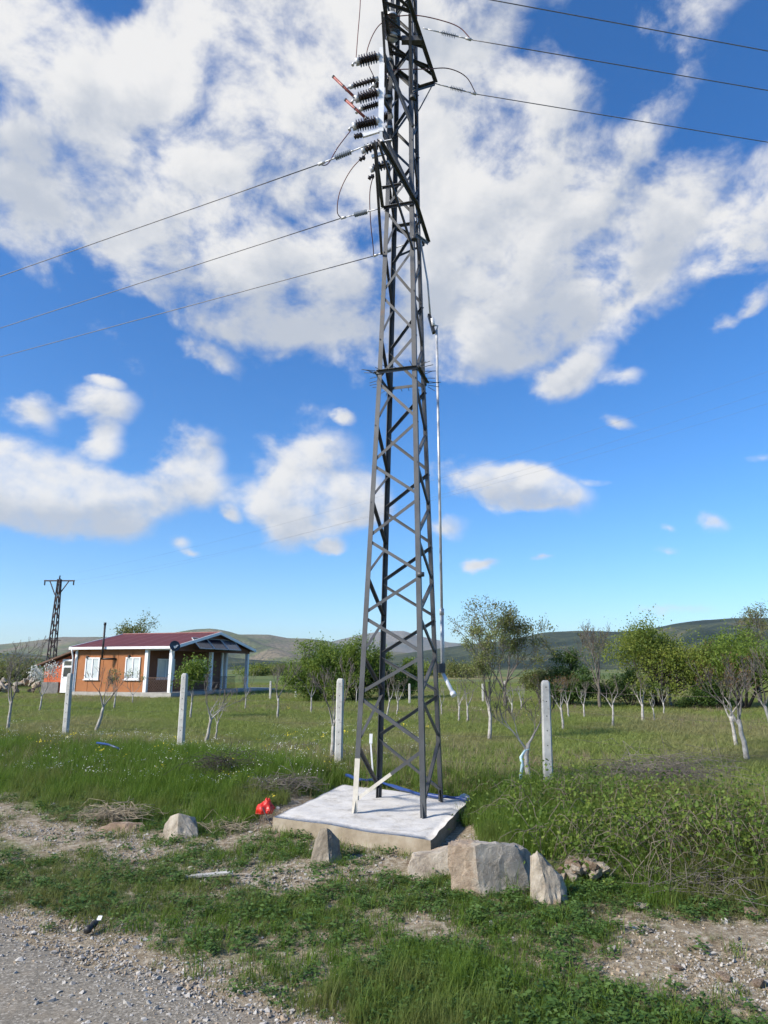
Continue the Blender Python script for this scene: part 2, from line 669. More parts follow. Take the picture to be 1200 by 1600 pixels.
def hill(name, sil, Y, depth, mtl, seed, rough=1.0, foot=1062):
    """a ridge: its crest follows sil (bearing as pixels), it falls away towards the viewer and behind"""
    r = np.random.default_rng(seed)
    xs = np.linspace(sil[0][0], sil[-1][0], 220)
    ys = np.interp(xs, [p[0] for p in sil], [p[1] for p in sil])
    k = 34
    V = []
    ph = r.uniform(0, 6.28, (10, 2))
    for j in range(k):
        fr = j / (k - 1)                       # 0 at the foot in front, .7 crest, 1 behind
        for x, y in zip(xs, ys):
            crest = atY(x, y, Y)
            foot_p = Vector((crest.x * (1 - depth), Y * (1 - depth), .5))
            if fr <= .75:
                q = fr / .75
                h = q ** 1.25
                p = foot_p.lerp(crest, q)
                z = foot_p.z + (crest.z - foot_p.z) * h
            else:
                q = (fr - .75) / .25
                p = crest * (1 + .25 * q)
                z = crest.z * (1 - .5 * q)
            amp = (crest.z) * .16 * rough * math.sin(math.pi * min(fr / .75, 1.0)) + .012 * crest.z
            w = 0
            for i in range(8):
                fx = (2.2 + 2.6 * i) * 2 * math.pi
                w += math.sin(fx * x / 1400 + ph[i, 0] + 3.0 * fr) * math.cos((1 + i) * 2.2 * fr + ph[i, 1]) / (1 + .7 * i)
            V.append((p.x, p.y, z + amp * w * .8))
    n = len(xs)
    F = [(j * n + i, j * n + i + 1, (j + 1) * n + i + 1, (j + 1) * n + i) for j in range(k - 1) for i in range(n - 1)]
    mb = MB().add(V, F, True)
    o = mb.build(name, mtl)
    o['kind'] = 'structure'
    return o


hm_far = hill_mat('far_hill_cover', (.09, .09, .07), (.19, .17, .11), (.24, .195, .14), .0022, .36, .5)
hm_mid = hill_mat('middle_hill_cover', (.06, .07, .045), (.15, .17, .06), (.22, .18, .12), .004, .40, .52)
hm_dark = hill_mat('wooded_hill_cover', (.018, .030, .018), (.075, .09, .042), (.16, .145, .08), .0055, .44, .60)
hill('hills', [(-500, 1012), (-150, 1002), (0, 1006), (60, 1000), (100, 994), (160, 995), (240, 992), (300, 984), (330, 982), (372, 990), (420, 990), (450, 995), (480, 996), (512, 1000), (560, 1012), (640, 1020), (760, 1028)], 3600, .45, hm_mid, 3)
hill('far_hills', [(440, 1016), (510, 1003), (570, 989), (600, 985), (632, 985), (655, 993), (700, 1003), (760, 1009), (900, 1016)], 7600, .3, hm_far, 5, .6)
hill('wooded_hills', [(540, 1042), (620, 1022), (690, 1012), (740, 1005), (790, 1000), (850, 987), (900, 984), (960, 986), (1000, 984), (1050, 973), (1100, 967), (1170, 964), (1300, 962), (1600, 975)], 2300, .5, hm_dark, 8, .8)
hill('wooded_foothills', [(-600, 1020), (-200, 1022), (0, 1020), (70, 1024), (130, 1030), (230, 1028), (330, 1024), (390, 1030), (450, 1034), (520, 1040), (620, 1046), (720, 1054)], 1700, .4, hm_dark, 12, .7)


# ------------------------------------------------------------------ common materials
M = {}
M['tower'], t, b = new_mat('dark_grey_tower_paint')
pos = coords(t)
c = ramp(t, noise(t, 3, 6, .65, pos), [(.3, (.042, .044, .047)), (.7, (.078, .082, .086))])
c = mixc(t, smooth(t, noise(t, 2.1, 8, .75, pos), .60, .72, 0, .8), c, (.11, .055, .03))
t.links.new(c, b.inputs['Base Color'])
b.inputs['Roughness'].default_value = .5
b.inputs['Metallic'].default_value = .15
bump(t, b, noise(t, 60, 5, .6, pos), .15, .01)
M['cream'] = mat('cream_primer', [(.42, .39, .33), (.55, .52, .46)], 9, .7)
M['galv'] = mat('galvanised_steel', [(.44, .45, .46), (.62, .63, .64)], 12, .5, .3)
M['white_metal'] = mat('white_painted_metal', [(.72, .73, .74), (.82, .82, .82)], 6, .4)
M['porcelain'] = mat('dark_brown_insulator_glaze', [(.012, .009, .009), (.03, .02, .018)], 8, .22)
M['polymer'] = mat('grey_polymer', [(.16, .19, .23), (.24, .27, .31)], 8, .4)
M['red_tube'] = mat('red_brown_fuse_tube', [(.20, .045, .035), (.30, .08, .06)], 20, .45)
M['black'] = mat('black_plastic', [(.012, .012, .013), (.022, .022, .024)], 12, .5)
M['wire'] = mat('conductor_aluminium', [(.10, .105, .115), (.17, .17, .18)], 20, .5, .4)
M['jumper'] = mat('jumper_covered_wire', [(.10, .035, .03), (.16, .06, .05)], 10, .5)

# ------------------------------------------------------------------ lattice tower
TC = Vector((.22, 10.42, .30))
YAW = R(-16)
EX = Vector((math.cos(YAW), math.sin(YAW), 0))
EY = Vector((-math.sin(YAW), math.cos(YAW), 0))
LEAN = .011


def tl(lx, ly, z):
    """tower-local point"""
    return Vector((TC.x + EX.x * lx + EY.x * ly + LEAN * (z - .3), TC.y + EX.y * lx + EY.y * ly, z))


def half(z):
    w = float(np.interp(z, [.3, 6.8, 9.8, 12.5, 16], [.51, .315, .245, .215, .19]))
    d = float(np.interp(z, [.3, 6.8, 9.8, 12.5, 16], [.60, .325, .25, .215, .19]))
    return w, d


CORN = [(-1, -1), (1, -1), (1, 1), (-1, 1)]


def corner(i, z, inset=0.0):
    w, d = half(z)
    a, b_ = CORN[i % 4]
    return tl(a * (w - inset), b_ * (d - inset), z)


tower = tag(empty('power_tower', tl(0, 0, .3)), 'tall dark grey steel lattice power tower standing on the white concrete pad', 'power tower')
TOPZ = 15.2


def under(o, root):
    """parent keeping world coordinates of the mesh"""
    o.parent = root
    o.matrix_parent_inverse = root.matrix_world.inverted() if False else Matrix.Translation(-root.location)
    return o


def part(mb, name, mtl, root=None):
    root = root or tower
    o = mb.build(name, mtl)
    for v in o.data.vertices:
        v.co -= root.location
    o.parent = root
    return o


zs = [.26, 6.8, 9.8, 12.5, TOPZ]
for i in range(4):
    a, b_ = CORN[i]
    mb = MB()
    for z0, z1 in zip(zs[:-1], zs[1:]):
        if i == 0 and z0 < 1:
            z0 = 1.0
        mb.angle(corner(i, z0), corner(i, z1), -a * EX, -b_ * EY, .072, .009)
    o = part(mb, 'leg', M['tower'])
    if i == 0:
        mb = MB().angle(corner(0, .26), corner(0, 1.0), EX, EY, .0725, .0095)
        f_ = part(mb, 'leg_foot', M['cream'])
        f_['label'] = 'cream unpainted foot of the near left tower leg'
    # splayed stub plates at the foot
    mb = MB()
    c0 = corner(i, .30)
    mb.bar(c0 + (-a * EX) * .03 + Vector((0, 0, -.02)), c0 + (-a * EX - b_ * EY) * .05 + Vector((0, 0, .16)), .09, .012, EX)
    part(mb, 'stub_plate', M['cream'] if i == 0 else M['tower'])

LV = [.44, 1.2, 1.86, 2.42, 2.98, 3.55, 4.12, 4.72, 5.30, 5.95, 6.68, 7.42, 8.2, 9.0, 9.8, 10.45, 11.1, 11.75, 12.4, 13.0, 13.6, 14.2, 14.8]
NRM = [-EY, EX, EY, -EX]                                     # outward normals of the faces
for fct in range(4):
    i0, i1 = fct, (fct + 1) % 4
    for k in range(len(LV) - 1):
        za, zb = LV[k] + .035, LV[k + 1] - .035
        ia, ib = (i0, i1) if k % 2 == 0 else (i1, i0)
        off_ = -NRM[fct] * .013
        p, q = corner(ia, za) + off_, corner(ib, zb) + off_
        along = (q - p).normalized()
        side = along.cross(NRM[fct]).normalized()
        if side.z > 0:
            side = -side
        e = (corner(ib, za) - corner(ia, za)).normalized()
        p = p + e * .012
        q = q - e * .012
        w = .046 if za < 7 else .04
        if fct == 0 and k == 0:
            mid = p.lerp(q, .52)
            o = part(MB().angle(p, mid, side, -NRM[fct], w, .006), 'brace', M['cream'])
            o['label'] = 'lowest diagonal brace with its lower half cream'
            part(MB().angle(mid, q, side, -NRM[fct], w, .006), 'brace', M['tower'])
        else:
            part(MB().angle(p, q, side, -NRM[fct], w, .006), 'brace', M['tower'])

# ring with anti-climbing spikes
zr = 6.80
for fct in range(4):
    p, q = corner(fct, zr, -.012), corner(fct + 1, zr, -.012)
    part(MB().angle(p, q, NRM[fct], Vector((0, 0, -1)), .05, .006), 'ring_bar', M['tower'])
    e = (q - p)
    cnt = 5
    for j in range(cnt):
        c0 = p + e * ((j + .5) / cnt) + NRM[fct] * .02
        d = (NRM[fct] * .9 + e.normalized() * random.uniform(-.25, .25) + Vector((0, 0, random.uniform(-.25, .2)))).normalized()
        part(MB().tube([c0, c0 + d * random.uniform(.16, .24)], .0055, 4), 'spike', M['tower'])
for c_ in range(4):                                          # long corner spikes fan out
    a, b_ = CORN[c_]
    for j in range(3):
        c0 = corner(c_, zr - .03 * j, -.03)
        d = (EX * a * (1.0 - .3 * j) + EY * b_ * (.3 + .35 * j) + Vector((0, 0, .1 - .06 * j))).normalized()
        part(MB().tube([c0, c0 + d * .22], .0055, 4), 'spike', M['tower'])

# lower crossarm (three left-going lines dead-end here)
ZL = 9.80
near_tip = atZ(588, 222, ZL)
far_tip = atZ(668, 378, ZL)


def beam(p, q, name='crossarm_beam', w=.07, up=(0, 0, 1)):
    p, q = Vector(p), Vector(q)
    d = (q - p).normalized()
    s_ = d.cross(Vector(up)).normalized()
    return part(MB().angle(p, q, s_, -Vector(up), w * .8, .008), name, M['tower'])


z_ = Vector((0, 0, .004))
beam(corner(0, ZL, -.012), near_tip)
beam(near_tip + EX * .05, corner(1, ZL, -.012) + z_)
beam(corner(1, ZL, -.02) + z_, far_tip)
beam(corner(3, ZL, -.02) + z_, far_tip - EX * .06)
beam(corner(0, ZL, -.02) - z_ * 3, corner(1, ZL, -.02) - z_ * 3, 'crossarm_tie', .055)
beam(corner(3, ZL, -.02) - z_ * 3, corner(2, ZL, -.02) - z_ * 3, 'crossarm_tie', .055)
for u in (.35, .68):
    beam(corner(0, ZL).lerp(near_tip, u) - z_ * 5, corner(1, ZL).lerp(near_tip, u) - z_ * 5, 'crossarm_tie', .045)
beam(corner(0, ZL - .9), near_tip - z_ * 6, 'crossarm_strut', .055)
beam(corner(1, ZL - .9), near_tip + EX * .06 - z_ * 8, 'crossarm_strut', .05)
beam(corner(1, ZL - .62, -.02), far_tip - z_ * 6, 'crossarm_strut', .05)
beam(corner(3, ZL - .62, -.02), far_tip - EX * .06 - z_ * 8, 'crossarm_strut', .05)

# upper crossarm
ZU = 13.0
ul0, ul1 = atZ(588, -70, ZU), atZ(611, 103, ZU)
ur0, ur1 = atZ(612, -70, ZU), atZ(679, 129, ZU)
beam(ul0, ul1, w=.08)
beam(ur0, ur1, w=.08)
beam(ul1, atZ(655, 136, ZU) - z_ * 3, 'crossarm_tie', .07)
beam(atZ(650, 138, ZU) - z_ * 3, ur1 - z_ * 3, 'crossarm_tie', .08)
for u in (.02, .38, .66, .84):
    beam(ul0.lerp(ul1, u) - z_ * 4, ur0.lerp(ur1, u + .01) - z_ * 4, 'crossarm_tie', .055)
for u in (.2, .5, .75):
    beam(ul0.lerp(ul1, u) - z_ * 7, ur0.lerp(ur1, u + .16) - z_ * 7, 'crossarm_tie', .045)
beam(corner(1, ZU - .95), ur1 - z_ * 8, 'crossarm_strut', .055)
beam(corner(2, ZU - .95), ur1 - z_ * 8 - EX * .05, 'crossarm_strut', .05)
beam(corner(0, ZU - 1.0), ul0.lerp(ul1, .45) - z_ * 8, 'crossarm_strut', .055)
beam(corner(1, ZU - 1.0), ur0.lerp(ur1, .40) - z_ * 8, 'crossarm_strut', .055)
beam(corner(0, ZU + .9), ul0 + z_, 'crossarm_strut', .05)
beam(corner(1, ZU + .9), ur0 + z_, 'crossarm_strut', .05)
part(MB().box(*[tuple(q) for q in (atZ(640, 62, ZU - .05) - Vector((.14, .05, .06)), atZ(640, 62, ZU - .05) + Vector((.22, .05, .04)))]), 'channel_block', M['tower'])
for z, c_ in ((9.1, 1), (11.9, 1), (12.1, 0), (3.52, 1)):   # bolted clamps on the legs
    p = corner(c_, z)
    part(MB().tube([p + Vector((0, 0, -.03)), p + Vector((0, 0, .03))], .055, 8), 'clamp', M['tower'])


# ------------------------------------------------------------------ insulators, switch, wires
def shed_profile(length, r0, r1, n, cap=.06):
    pr = [(0, r0 * .9), (cap, r0 * .9)]
    st = (length - 2 * cap) / n
    for i in range(n):
        z0 = cap + i * st
        pr += [(z0 + .05 * st, r0 * .8), (z0 + .40 * st, r1), (z0 + .52 * st, r1 * .97), (z0 + .62 * st, r0 * .8)]
    pr += [(length - cap, r0 * .62), (length - cap, r0 * .9), (length, r0 * .9), (length, 0)]
    return pr


def insulator(name, p, q, r0, r1, n, root, capmat='galv', bodymat='porcelain', label=None):
    """stacked sheds from p to q, with metal end caps as sub-parts"""
    p, q = Vector(p), Vector(q)
    L = (q - p).length
    d = (q - p).normalized()
    o = part(MB().lathe(p, d, shed_profile(L, r0, r1, n, L * .1)), name, M[bodymat], root)
    for s0, s1 in ((-.01, L * .11), (L * .89, L + .012)):
        mb = MB().lathe(p, d, [(s0, 0), (s0, r0 * 1.02), (s1, r0 * 1.02), (s1, 0)])
        c = mb.build('end_cap', M[capmat])
        for v in c.data.vertices:
            v.co -= root.location
        c.parent = o
    return o


YS = 9.95


def sp(px, py, dy=0.0):
    """a point of the switch, which hangs on the near left side of the tower"""
    return atY(px, py, YS + dy)


sw = tag(empty('disconnect_switch', sp(594, 140)), 'pole-mounted disconnect switch with dark ribbed insulators on a white rail, left of the tower', 'switch')
rail_a, rail_b = sp(597, 76), sp(595, 206)
part(MB().bar(rail_a, rail_b, .09, .05, (0, 1, 0)), 'rail', M['white_metal'], sw)
part(MB().bar(sp(610, 95, .42), sp(608, 206, .42), .08, .05, (0, 1, 0)), 'rail', M['tower'], sw)
for py in (92, 150, 198):
    p = sp(597, py)
    c1 = corner(0, p.z)
    part(MB().bar(p + Vector((0, .03, 0)), c1 + EX * .03, .05, .05), 'cross_bar', M['tower'], sw)
    part(MB().bar(sp(604, py, .05), sp(612, py, .46), .04, .04), 'cross_bar', M['galv'], sw)
part(MB().bar(sp(598, 80, .02), corner(1, 11.3), .06, .045), 'support_strut', M['tower'], sw)
part(MB().bar(sp(598, 206, .02), corner(1, 9.9), .06, .045), 'support_strut', M['tower'], sw)
INS = [((592, 88), (557, 97), .062, .098, 7, 0), ((592, 144), (556, 155), .062, .098, 7, 0), ((591, 189), (552, 198), .064, .10, 8, 0),
       ((590, 123), (547, 136), .036, .062, 8, .14), ((592, 162), (563, 171), .036, .062, 7, .14),
       ((611, 124), (584, 134), .055, .09, 6, .42), ((612, 152), (598, 157), .05, .085, 4, .42), ((612, 180), (596, 185), .055, .09, 5, .42)]
for (a, b_, r0, r1, n, dy) in INS:
    p, q = sp(*a, dy), sp(*b_, dy)
    insulator('insulator', p, q, r0, r1, n, sw)
    d = (q - p).normalized()
    part(MB().tube([q, q + d * .05, q + d * .07 + Vector((0, 0, -.05))], [.02, .018, .026], 8), 'terminal', M['galv'], sw)
for (a, b_) in (((522, 121), (553, 151)), ((541, 157), (571, 184))):
    p, q = sp(*a), sp(*b_)
    o = part(MB().tube([p, q], .024, 8), 'fuse_tube', M['red_tube'], sw)
    c = MB().tube([p, p.lerp(q, -.06)], .027, 8).tube([p.lerp(q, .45), p.lerp(q, .50)], .027, 8).tube([q, q.lerp(p, -.07)], .032, 8)
    cc = c.build('ferrule', M['tower'])
    for v in cc.data.vertices:
        v.co -= sw.location
    cc.parent = o
part(MB().bar(sp(599, 202), sp(566, 212), .04, .075), 'outrigger', M['white_metal'], sw)
part(MB().bar(sp(603, 238, .1), sp(581, 245, .1), .04, .06), 'outrigger', M['white_metal'], sw)
part(MB().bar(rail_b, sp(598, 240, .1), .05, .04, (0, 1, 0)), 'rail_tail', M['white_metal'], sw)
part(MB().lathe(sp(566, 211), (-.97, .0, -.25), [(0, .03), (.03, .05), (.05, .03), (.08, .05), (.1, .03), (.13, .05), (.15, 0)], 10), 'spark_gap', M['porcelain'], sw)

# surge arresters below the switch
for i, (a, b_, dy, lab) in enumerate([((598, 222), (566, 236), .05, 'dark ribbed surge arrester just under the disconnect switch, upper of the pair'),
                                      ((608, 255), (580, 265), .25, 'dark ribbed surge arrester just under the disconnect switch, lower of the pair')]):
    p, q = sp(*a, dy), sp(*b_, dy)
    r_ = tag(empty('surge_arrester', p), lab, 'arrester', 'surge arresters')
    insulator('housing', p, q, .05, .08, 5, r_)
    part(MB().bar(p, p + EX * .16, .05, .012), 'bracket', M['galv'], r_)
    part(MB().lathe(q + Vector((.05, 0, -.12)), (-.8, .1, -.35), [(0, .02), (.03, .045), (.06, .02), (.09, .045), (.12, 0)], 10), 'terminal', M['porcelain'], r_)

# dark reel-like bushing high in the tower head
r_ = tag(empty('post_insulator', atZ(613, 40, ZU)), 'dark ribbed post insulator between the beams of the tower head', 'insulator')
insulator('housing', atZ(613, 60, ZU - .02), atZ(613, 60, ZU - .02) + Vector((-.02, -.05, .42)), .10, .155, 6, r_)


def arc(p, q, sag, n=14, side=(0, 0, 0)):
    p, q = Vector(p), Vector(q)
    return [p.lerp(q, i / n) + (Vector((0, 0, -sag)) + Vector(side)) * (4 * (i / n) * (1 - i / n)) for i in range(n + 1)]


def tension(name, p, q, label, sheds=(.35, .72)):
    """strain insulator string from the steel p to the conductor clamp q"""
    p, q = Vector(p), Vector(q)
    r_ = tag(empty(name, p), label, 'insulator', 'strain insulator strings')
    d = (q - p)
    a, b_ = p.lerp(q, sheds[0]), p.lerp(q, sheds[1])
    insulator('sheds', a, b_, .013, .044, 8, r_, 'galv', 'polymer')
    part(MB().tube([p, p.lerp(q, .12)], .009, 6).tube([p.lerp(q, .10), p.lerp(q, sheds[0] + .01)], .011, 6), 'shackle', M['galv'], r_)
    part(MB().tube([b_, p.lerp(q, .9)], .011, 6).tube([p.lerp(q, .88), q], [.02, .026], 8), 'dead_end_clamp', M['galv'], r_)
    return q


def wire_dir(px0, py0, Pstart, slope, azi):
    """far point of a conductor: leaves Pstart with bearing azi; its height is found from its look at pixel (px0,py0)"""
    lo, hi = 1.0, 400.0
    dx, dy = math.sin(azi), math.cos(azi)
    best = None
    for i in range(4000):
        t_ = i * .05 + .5
        X, Y_ = Pstart.x + dx * t_, Pstart.y + dy * t_
        if Y_ < .5:
            break
        p = atY(px0, py0, Y_)
        e = abs(p.x - X)
        if best is None or e < best[0]:
            best = (e, t_, Vector((X, Y_, p.z)))
    return best[1], best[2]


LINES = [  # tower point, clamp pixel, far pixel, bearing, height, labels
    (near_tip + Vector((-.06, .02, .0)), (499, 257), (0, 432), R(-62), ZL, 'left', 'upper'),
    (corner(0, ZL) + Vector((-.02, 0, 0)), (534, 341), (0, 513), R(-62), ZL, 'left', 'middle'),
    (atZ(640, 379, ZL), (584, 400), (0, 558), R(-62), ZL, 'left', 'lower'),
    (atZ(661, 44, ZU), (736, 62), (1200, 141), R(83), ZU, 'right', 'middle'),
    (ur1 + Vector((0, 0, -.02)), (743, 147), (1200, 222), R(83), ZU, 'right', 'lower'),
    (atZ(640, -40, ZU), (700, -13), (1200, 80), R(83), ZU, 'right', 'upper'),
]
WT = {}
for (p, cpx, fpx, azi, z, side, pos_) in LINES:
    d = Vector((math.sin(azi), math.cos(azi), 0))
    # clamp: on the bearing from p
    _, q = wire_dir(cpx[0], cpx[1], p, 0, azi)
    tension('strain_insulator', p, q, f'grey ribbed strain insulator holding the {pos_} power line that leaves to the {side}')
    t_, far_ = wire_dir(fpx[0], fpx[1], q, 0, azi)
    k = (far_.z - q.z) / max(t_, .1)
    L = 70.0 if side == 'left' else 45.0
    pts = []
    for i in range(41):
        u = L * i / 40
        # sag: the wire flattens out with distance
        zz = q.z + k * u + (abs(k) * .30 / L) * max(0, u - t_) * u * .5
        pts.append(Vector((q.x + d.x * u, q.y + d.y * u, zz)))
    o = MB().tube(pts, .0085, 5).build('power_line', M['wire'])
    tag(o, f'thin {pos_} power line running from the tower to the {side} across the sky', 'power line', 'power lines at the tower')
    WT[(side, pos_)] = q


def cable(name, pts, r, mtl, label, cat='cable', group=None, n=6):
    # Catmull-Rom through the points
    P = [Vector(p) for p in pts]
    P = [P[0] * 2 - P[1]] + P + [P[-1] * 2 - P[-2]]
    out = []
    for i in range(1, len(P) - 2):
        for j in range(8):
            u = j / 8
            a, b_, c, d = P[i - 1], P[i], P[i + 1], P[i + 2]
            out.append(.5 * ((2 * b_) + (c - a) * u + (2 * a - 5 * b_ + 4 * c - d) * u * u + (3 * b_ - a - 3 * c + d) * u ** 3))
    out.append(P[-2])
    return tag(MB().tube(out, r, n).build(name, M[mtl]), label, cat, group)


G = 'jumper wires of the switch'
q1, q2, q3 = WT[('left', 'upper')], WT[('left', 'middle')], WT[('left', 'lower')]
def lp(px, py, u, p, q):
    """on the sight line of a pixel, at a depth between those of p and q"""
    return atY(px, py, p.y + (q.y - p.y) * u)


def jump(p, pix, q, label, r=.0085):
    n = len(pix) + 1
    cable('jumper_wire', [p] + [lp(x_, y_, (i + 1) / n, p, q) for i, (x_, y_) in enumerate(pix)] + [q], r, 'jumper', label, group=G)


jump(sp(548, 204), [(528, 230), (512, 256)], q1, 'red-brown jumper wire from the switch tip to the upper left power line')
jump(sp(572, 240, .05), [(548, 266), (531, 300), (527, 330)], q2, 'red-brown jumper wire curving down to the middle left power line')
jump(sp(584, 272, .25), [(578, 300), (579, 345), (583, 385)], q3, 'red-brown jumper wire dropping steeply to the lower left power line')
jump(sp(562, -60), [(563, 0), (559, 55)], sp(556, 95), 'red-brown jumper wire coming from above the frame to the topmost switch insulator')
jump(atZ(613, 27, ZU + .3), [(592, 40), (578, 65), (573, 92)], sp(586, 124, .14), 'thin dark jumper wire looping from the tower head to the switch')
jump(atZ(612, 26, ZU + .3), [(650, 24), (690, 32), (718, 43)], WT[('right', 'middle')], 'red-brown jumper wire arching over the strain insulator of the middle right line', .009)
jump(sp(598, 117), [(620, 109), (665, 108), (700, 107), (728, 120)], WT[('right', 'lower')], 'red-brown jumper wire arching over the strain insulator of the lower right line', .009)

# operating rod of the switch, right of the tower
rp = atY(692, 1050, 10.9)
rod = tag(empty('operating_rod', (rp.x, rp.y, .35)), 'long pale steel operating rod hanging beside the right tower legs', 'rod')
rtop = atY(686, 516, 10.9)
part(MB().tube([(rp.x, rp.y, rtop.z), (rp.x, rp.y, 3.05)], .022, 10), 'upper_rod', M['galv'], rod)
part(MB().tube([(rp.x, rp.y, 3.07), (rp.x, rp.y, 2.12)], .03, 10), 'lower_rod', M['galv'], rod)
part(MB().tube([(rp.x, rp.y, 3.02), (rp.x, rp.y, 3.12)], .038, 10), 'coupling', M['galv'], rod)
hb = atY(707, 1082, 10.7)
part(MB().tube([(rp.x, rp.y, 2.13), hb], [.026, .032], 10).tube([hb, hb + (hb - Vector((rp.x, rp.y, 2.13))) * .16], .045, 10), 'handle', M['white_metal'], rod)
part(MB().box((rp.x - .13, rp.y - .04, 2.14), (rp.x + .035, rp.y + .04, 2.28)), 'guide_bracket', M['tower'], rod)
bk = atY(675, 506, 10.9)
part(MB().bar(bk + Vector((-.05, 0, .17)), bk + Vector((.03, 0, -.17)), .10, .05, (1, 0, 0)), 'crank_box', M['black'], rod)
part(MB().tube([bk + Vector((0, -.03, .08)), bk + Vector((.02, -.03, -.06))], .035, 8), 'crank', M['white_metal'], rod)
part(MB().tube([bk + Vector((.02, 0, -.02)), bk + Vector((.1, 0, -.04)), (rp.x, rp.y, rtop.z)], .014, 8), 'link_arm', M['galv'], rod)
part(MB().tube([atY(672, 490, 10.75), atY(668, 440, 10.7), atY(656, 370, 10.6), atY(640, 240, 10.55)], .016, 8), 'drive_rod', M['galv'], rod)

# ------------------------------------------------------------------ concrete pad
m_conc, t, b = new_mat('pad_concrete')
pos = coords(t)
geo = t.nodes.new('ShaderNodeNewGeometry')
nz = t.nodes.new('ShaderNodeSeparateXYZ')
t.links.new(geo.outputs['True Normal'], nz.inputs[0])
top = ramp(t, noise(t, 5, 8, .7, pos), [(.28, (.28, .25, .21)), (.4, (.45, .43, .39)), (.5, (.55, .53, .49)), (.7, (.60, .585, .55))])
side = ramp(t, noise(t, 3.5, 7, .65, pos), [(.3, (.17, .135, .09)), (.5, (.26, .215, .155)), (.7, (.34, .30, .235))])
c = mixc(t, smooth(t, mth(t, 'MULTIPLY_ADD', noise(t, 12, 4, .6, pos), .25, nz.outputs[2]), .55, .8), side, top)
crk = t.nodes.new('ShaderNodeTexVoronoi')
crk.feature = 'DISTANCE_TO_EDGE'
crk.inputs['Scale'].default_value = .9
t.links.new(pos, crk.inputs['Vector'])
t.links.new(c, b.inputs['Base Color'])
b.inputs['Roughness'].default_value = .85
bump(t, b, noise(t, 18, 8, .7, pos), .5, .02)
# top sheet with rounded, slightly uneven edge, sides going into the soil
NP = 26
P4 = [Vector((*p, 0)) for p in PAD]


def pad_pt(u, w):
    return (P4[0].lerp(P4[1], u)).lerp(P4[3].lerp(P4[2], u), w)


mb = MB()
vs = []
for j in range(NP + 1):
    for i in range(NP + 1):
        u, w = i / NP, j / NP
        p = pad_pt(u, w)
        edge = min(u, 1 - u, w, 1 - w)
        z = .30 + .010 * math.sin(p.x * 3.1 + 1) * math.cos(p.y * 2.3) + .005 * math.sin(p.x * 11 + p.y * 7) - (.022 if edge == 0 else 0)
        if edge == 0:
            p = p + Vector((math.sin(p.y * 5.3) * .006 + math.sin(p.y * 13) * .004, math.sin(p.x * 4.7 + 2) * .006 + math.sin(p.x * 15) * .004, 0))
        vs.append((p.x, p.y, z))
fs = [(j * (NP + 1) + i, j * (NP + 1) + i + 1, (j + 1) * (NP + 1) + i + 1, (j + 1) * (NP + 1) + i) for j in range(NP) for i in range(NP)]
ring = [i for i in range(NP + 1)] + [(j * (NP + 1) + NP) for j in range(1, NP + 1)] + [NP * (NP + 1) + i for i in range(NP - 1, -1, -1)] + [j * (NP + 1) for j in range(NP - 1, 0, -1)]
base_i = len(vs)
cen = sum(P4, Vector()) / 4
for q in ring:
    x, y, z = vs[q]
    vs.append((x + (x - cen.x) * .012, y + (y - cen.y) * .012, -.12))
kq = len(ring)
fs2 = [(ring[i], base_i + i, base_i + (i + 1) % kq, ring[(i + 1) % kq]) for i in range(kq)]
fs2 = [tuple(reversed(q)) for q in fs2]
mb.add(vs, fs, True)
mb.f += fs2
mb.sm += [False] * len(fs2)
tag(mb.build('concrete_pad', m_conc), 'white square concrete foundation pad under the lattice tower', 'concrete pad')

# ------------------------------------------------------------------ rocks
m_rock, t, b = new_mat('pale_limestone')
pos = coords(t)
c = ramp(t, noise(t, 4, 8, .65, pos), [(.3, (.17, .135, .10)), (.46, (.35, .30, .235)), (.58, (.46, .41, .335)), (.74, (.58, .54, .47))])
c = mixc(t, smooth(t, noise(t, 2.2, 5, .6, pos), .52, .66), c, (.29, .215, .145))
t.links.new(c, b.inputs['Base Color'])
b.inputs['Roughness'].default_value = .9
hgt0 = mth(t, 'ADD', noise(t, 9, 9, .72, pos), mth(t, 'MULTIPLY', noise(t, 3.2, 2, .5, pos, 1.5), .8))
bump(t, b, mth(t, 'ADD', hgt0, noise(t, 40, 6, .75, pos)), .8, .025)
m_rockb, t, b = new_mat('limestone_with_brown_face')
pos = coords(t)
sb_ = t.nodes.new('ShaderNodeSeparateXYZ')
t.links.new(pos, sb_.inputs[0])
c = ramp(t, noise(t, 5, 8, .7, pos), [(.3, (.18, .158, .128)), (.46, (.34, .305, .255)), (.58, (.44, .40, .34)), (.74, (.57, .53, .46))])
c = mixc(t, smooth(t, mth(t, 'MULTIPLY_ADD', noise(t, 7, 6, .65, pos), .30, sb_.outputs[0]), -.12, .02), ramp(t, noise(t, 14, 7, .7, pos), [(.3, (.24, .175, .12)), (.7, (.42, .335, .25))]), c)
t.links.new(c, b.inputs['Base Color'])
b.inputs['Roughness'].default_value = .92
bump(t, b, mth(t, 'ADD', noise(t, 9, 9, .75, pos), noise(t, 40, 6, .75, pos)), .9, .03)
m_rock2 = mat('brown_sandstone', [(.13, .085, .05), (.24, .17, .115), (.36, .29, .22)], 5, .9, 0, .8, 18, .03)
m_rockg = mat('greyish_sandstone', [(.12, .10, .075), (.21, .18, .14), (.30, .265, .215)], 5, .9, 0, .8, 16, .03)
m_rockw = mat('white_stone', [(.40, .40, .40), (.62, .62, .62)], 8, .85, 0, .6, 20, .02)


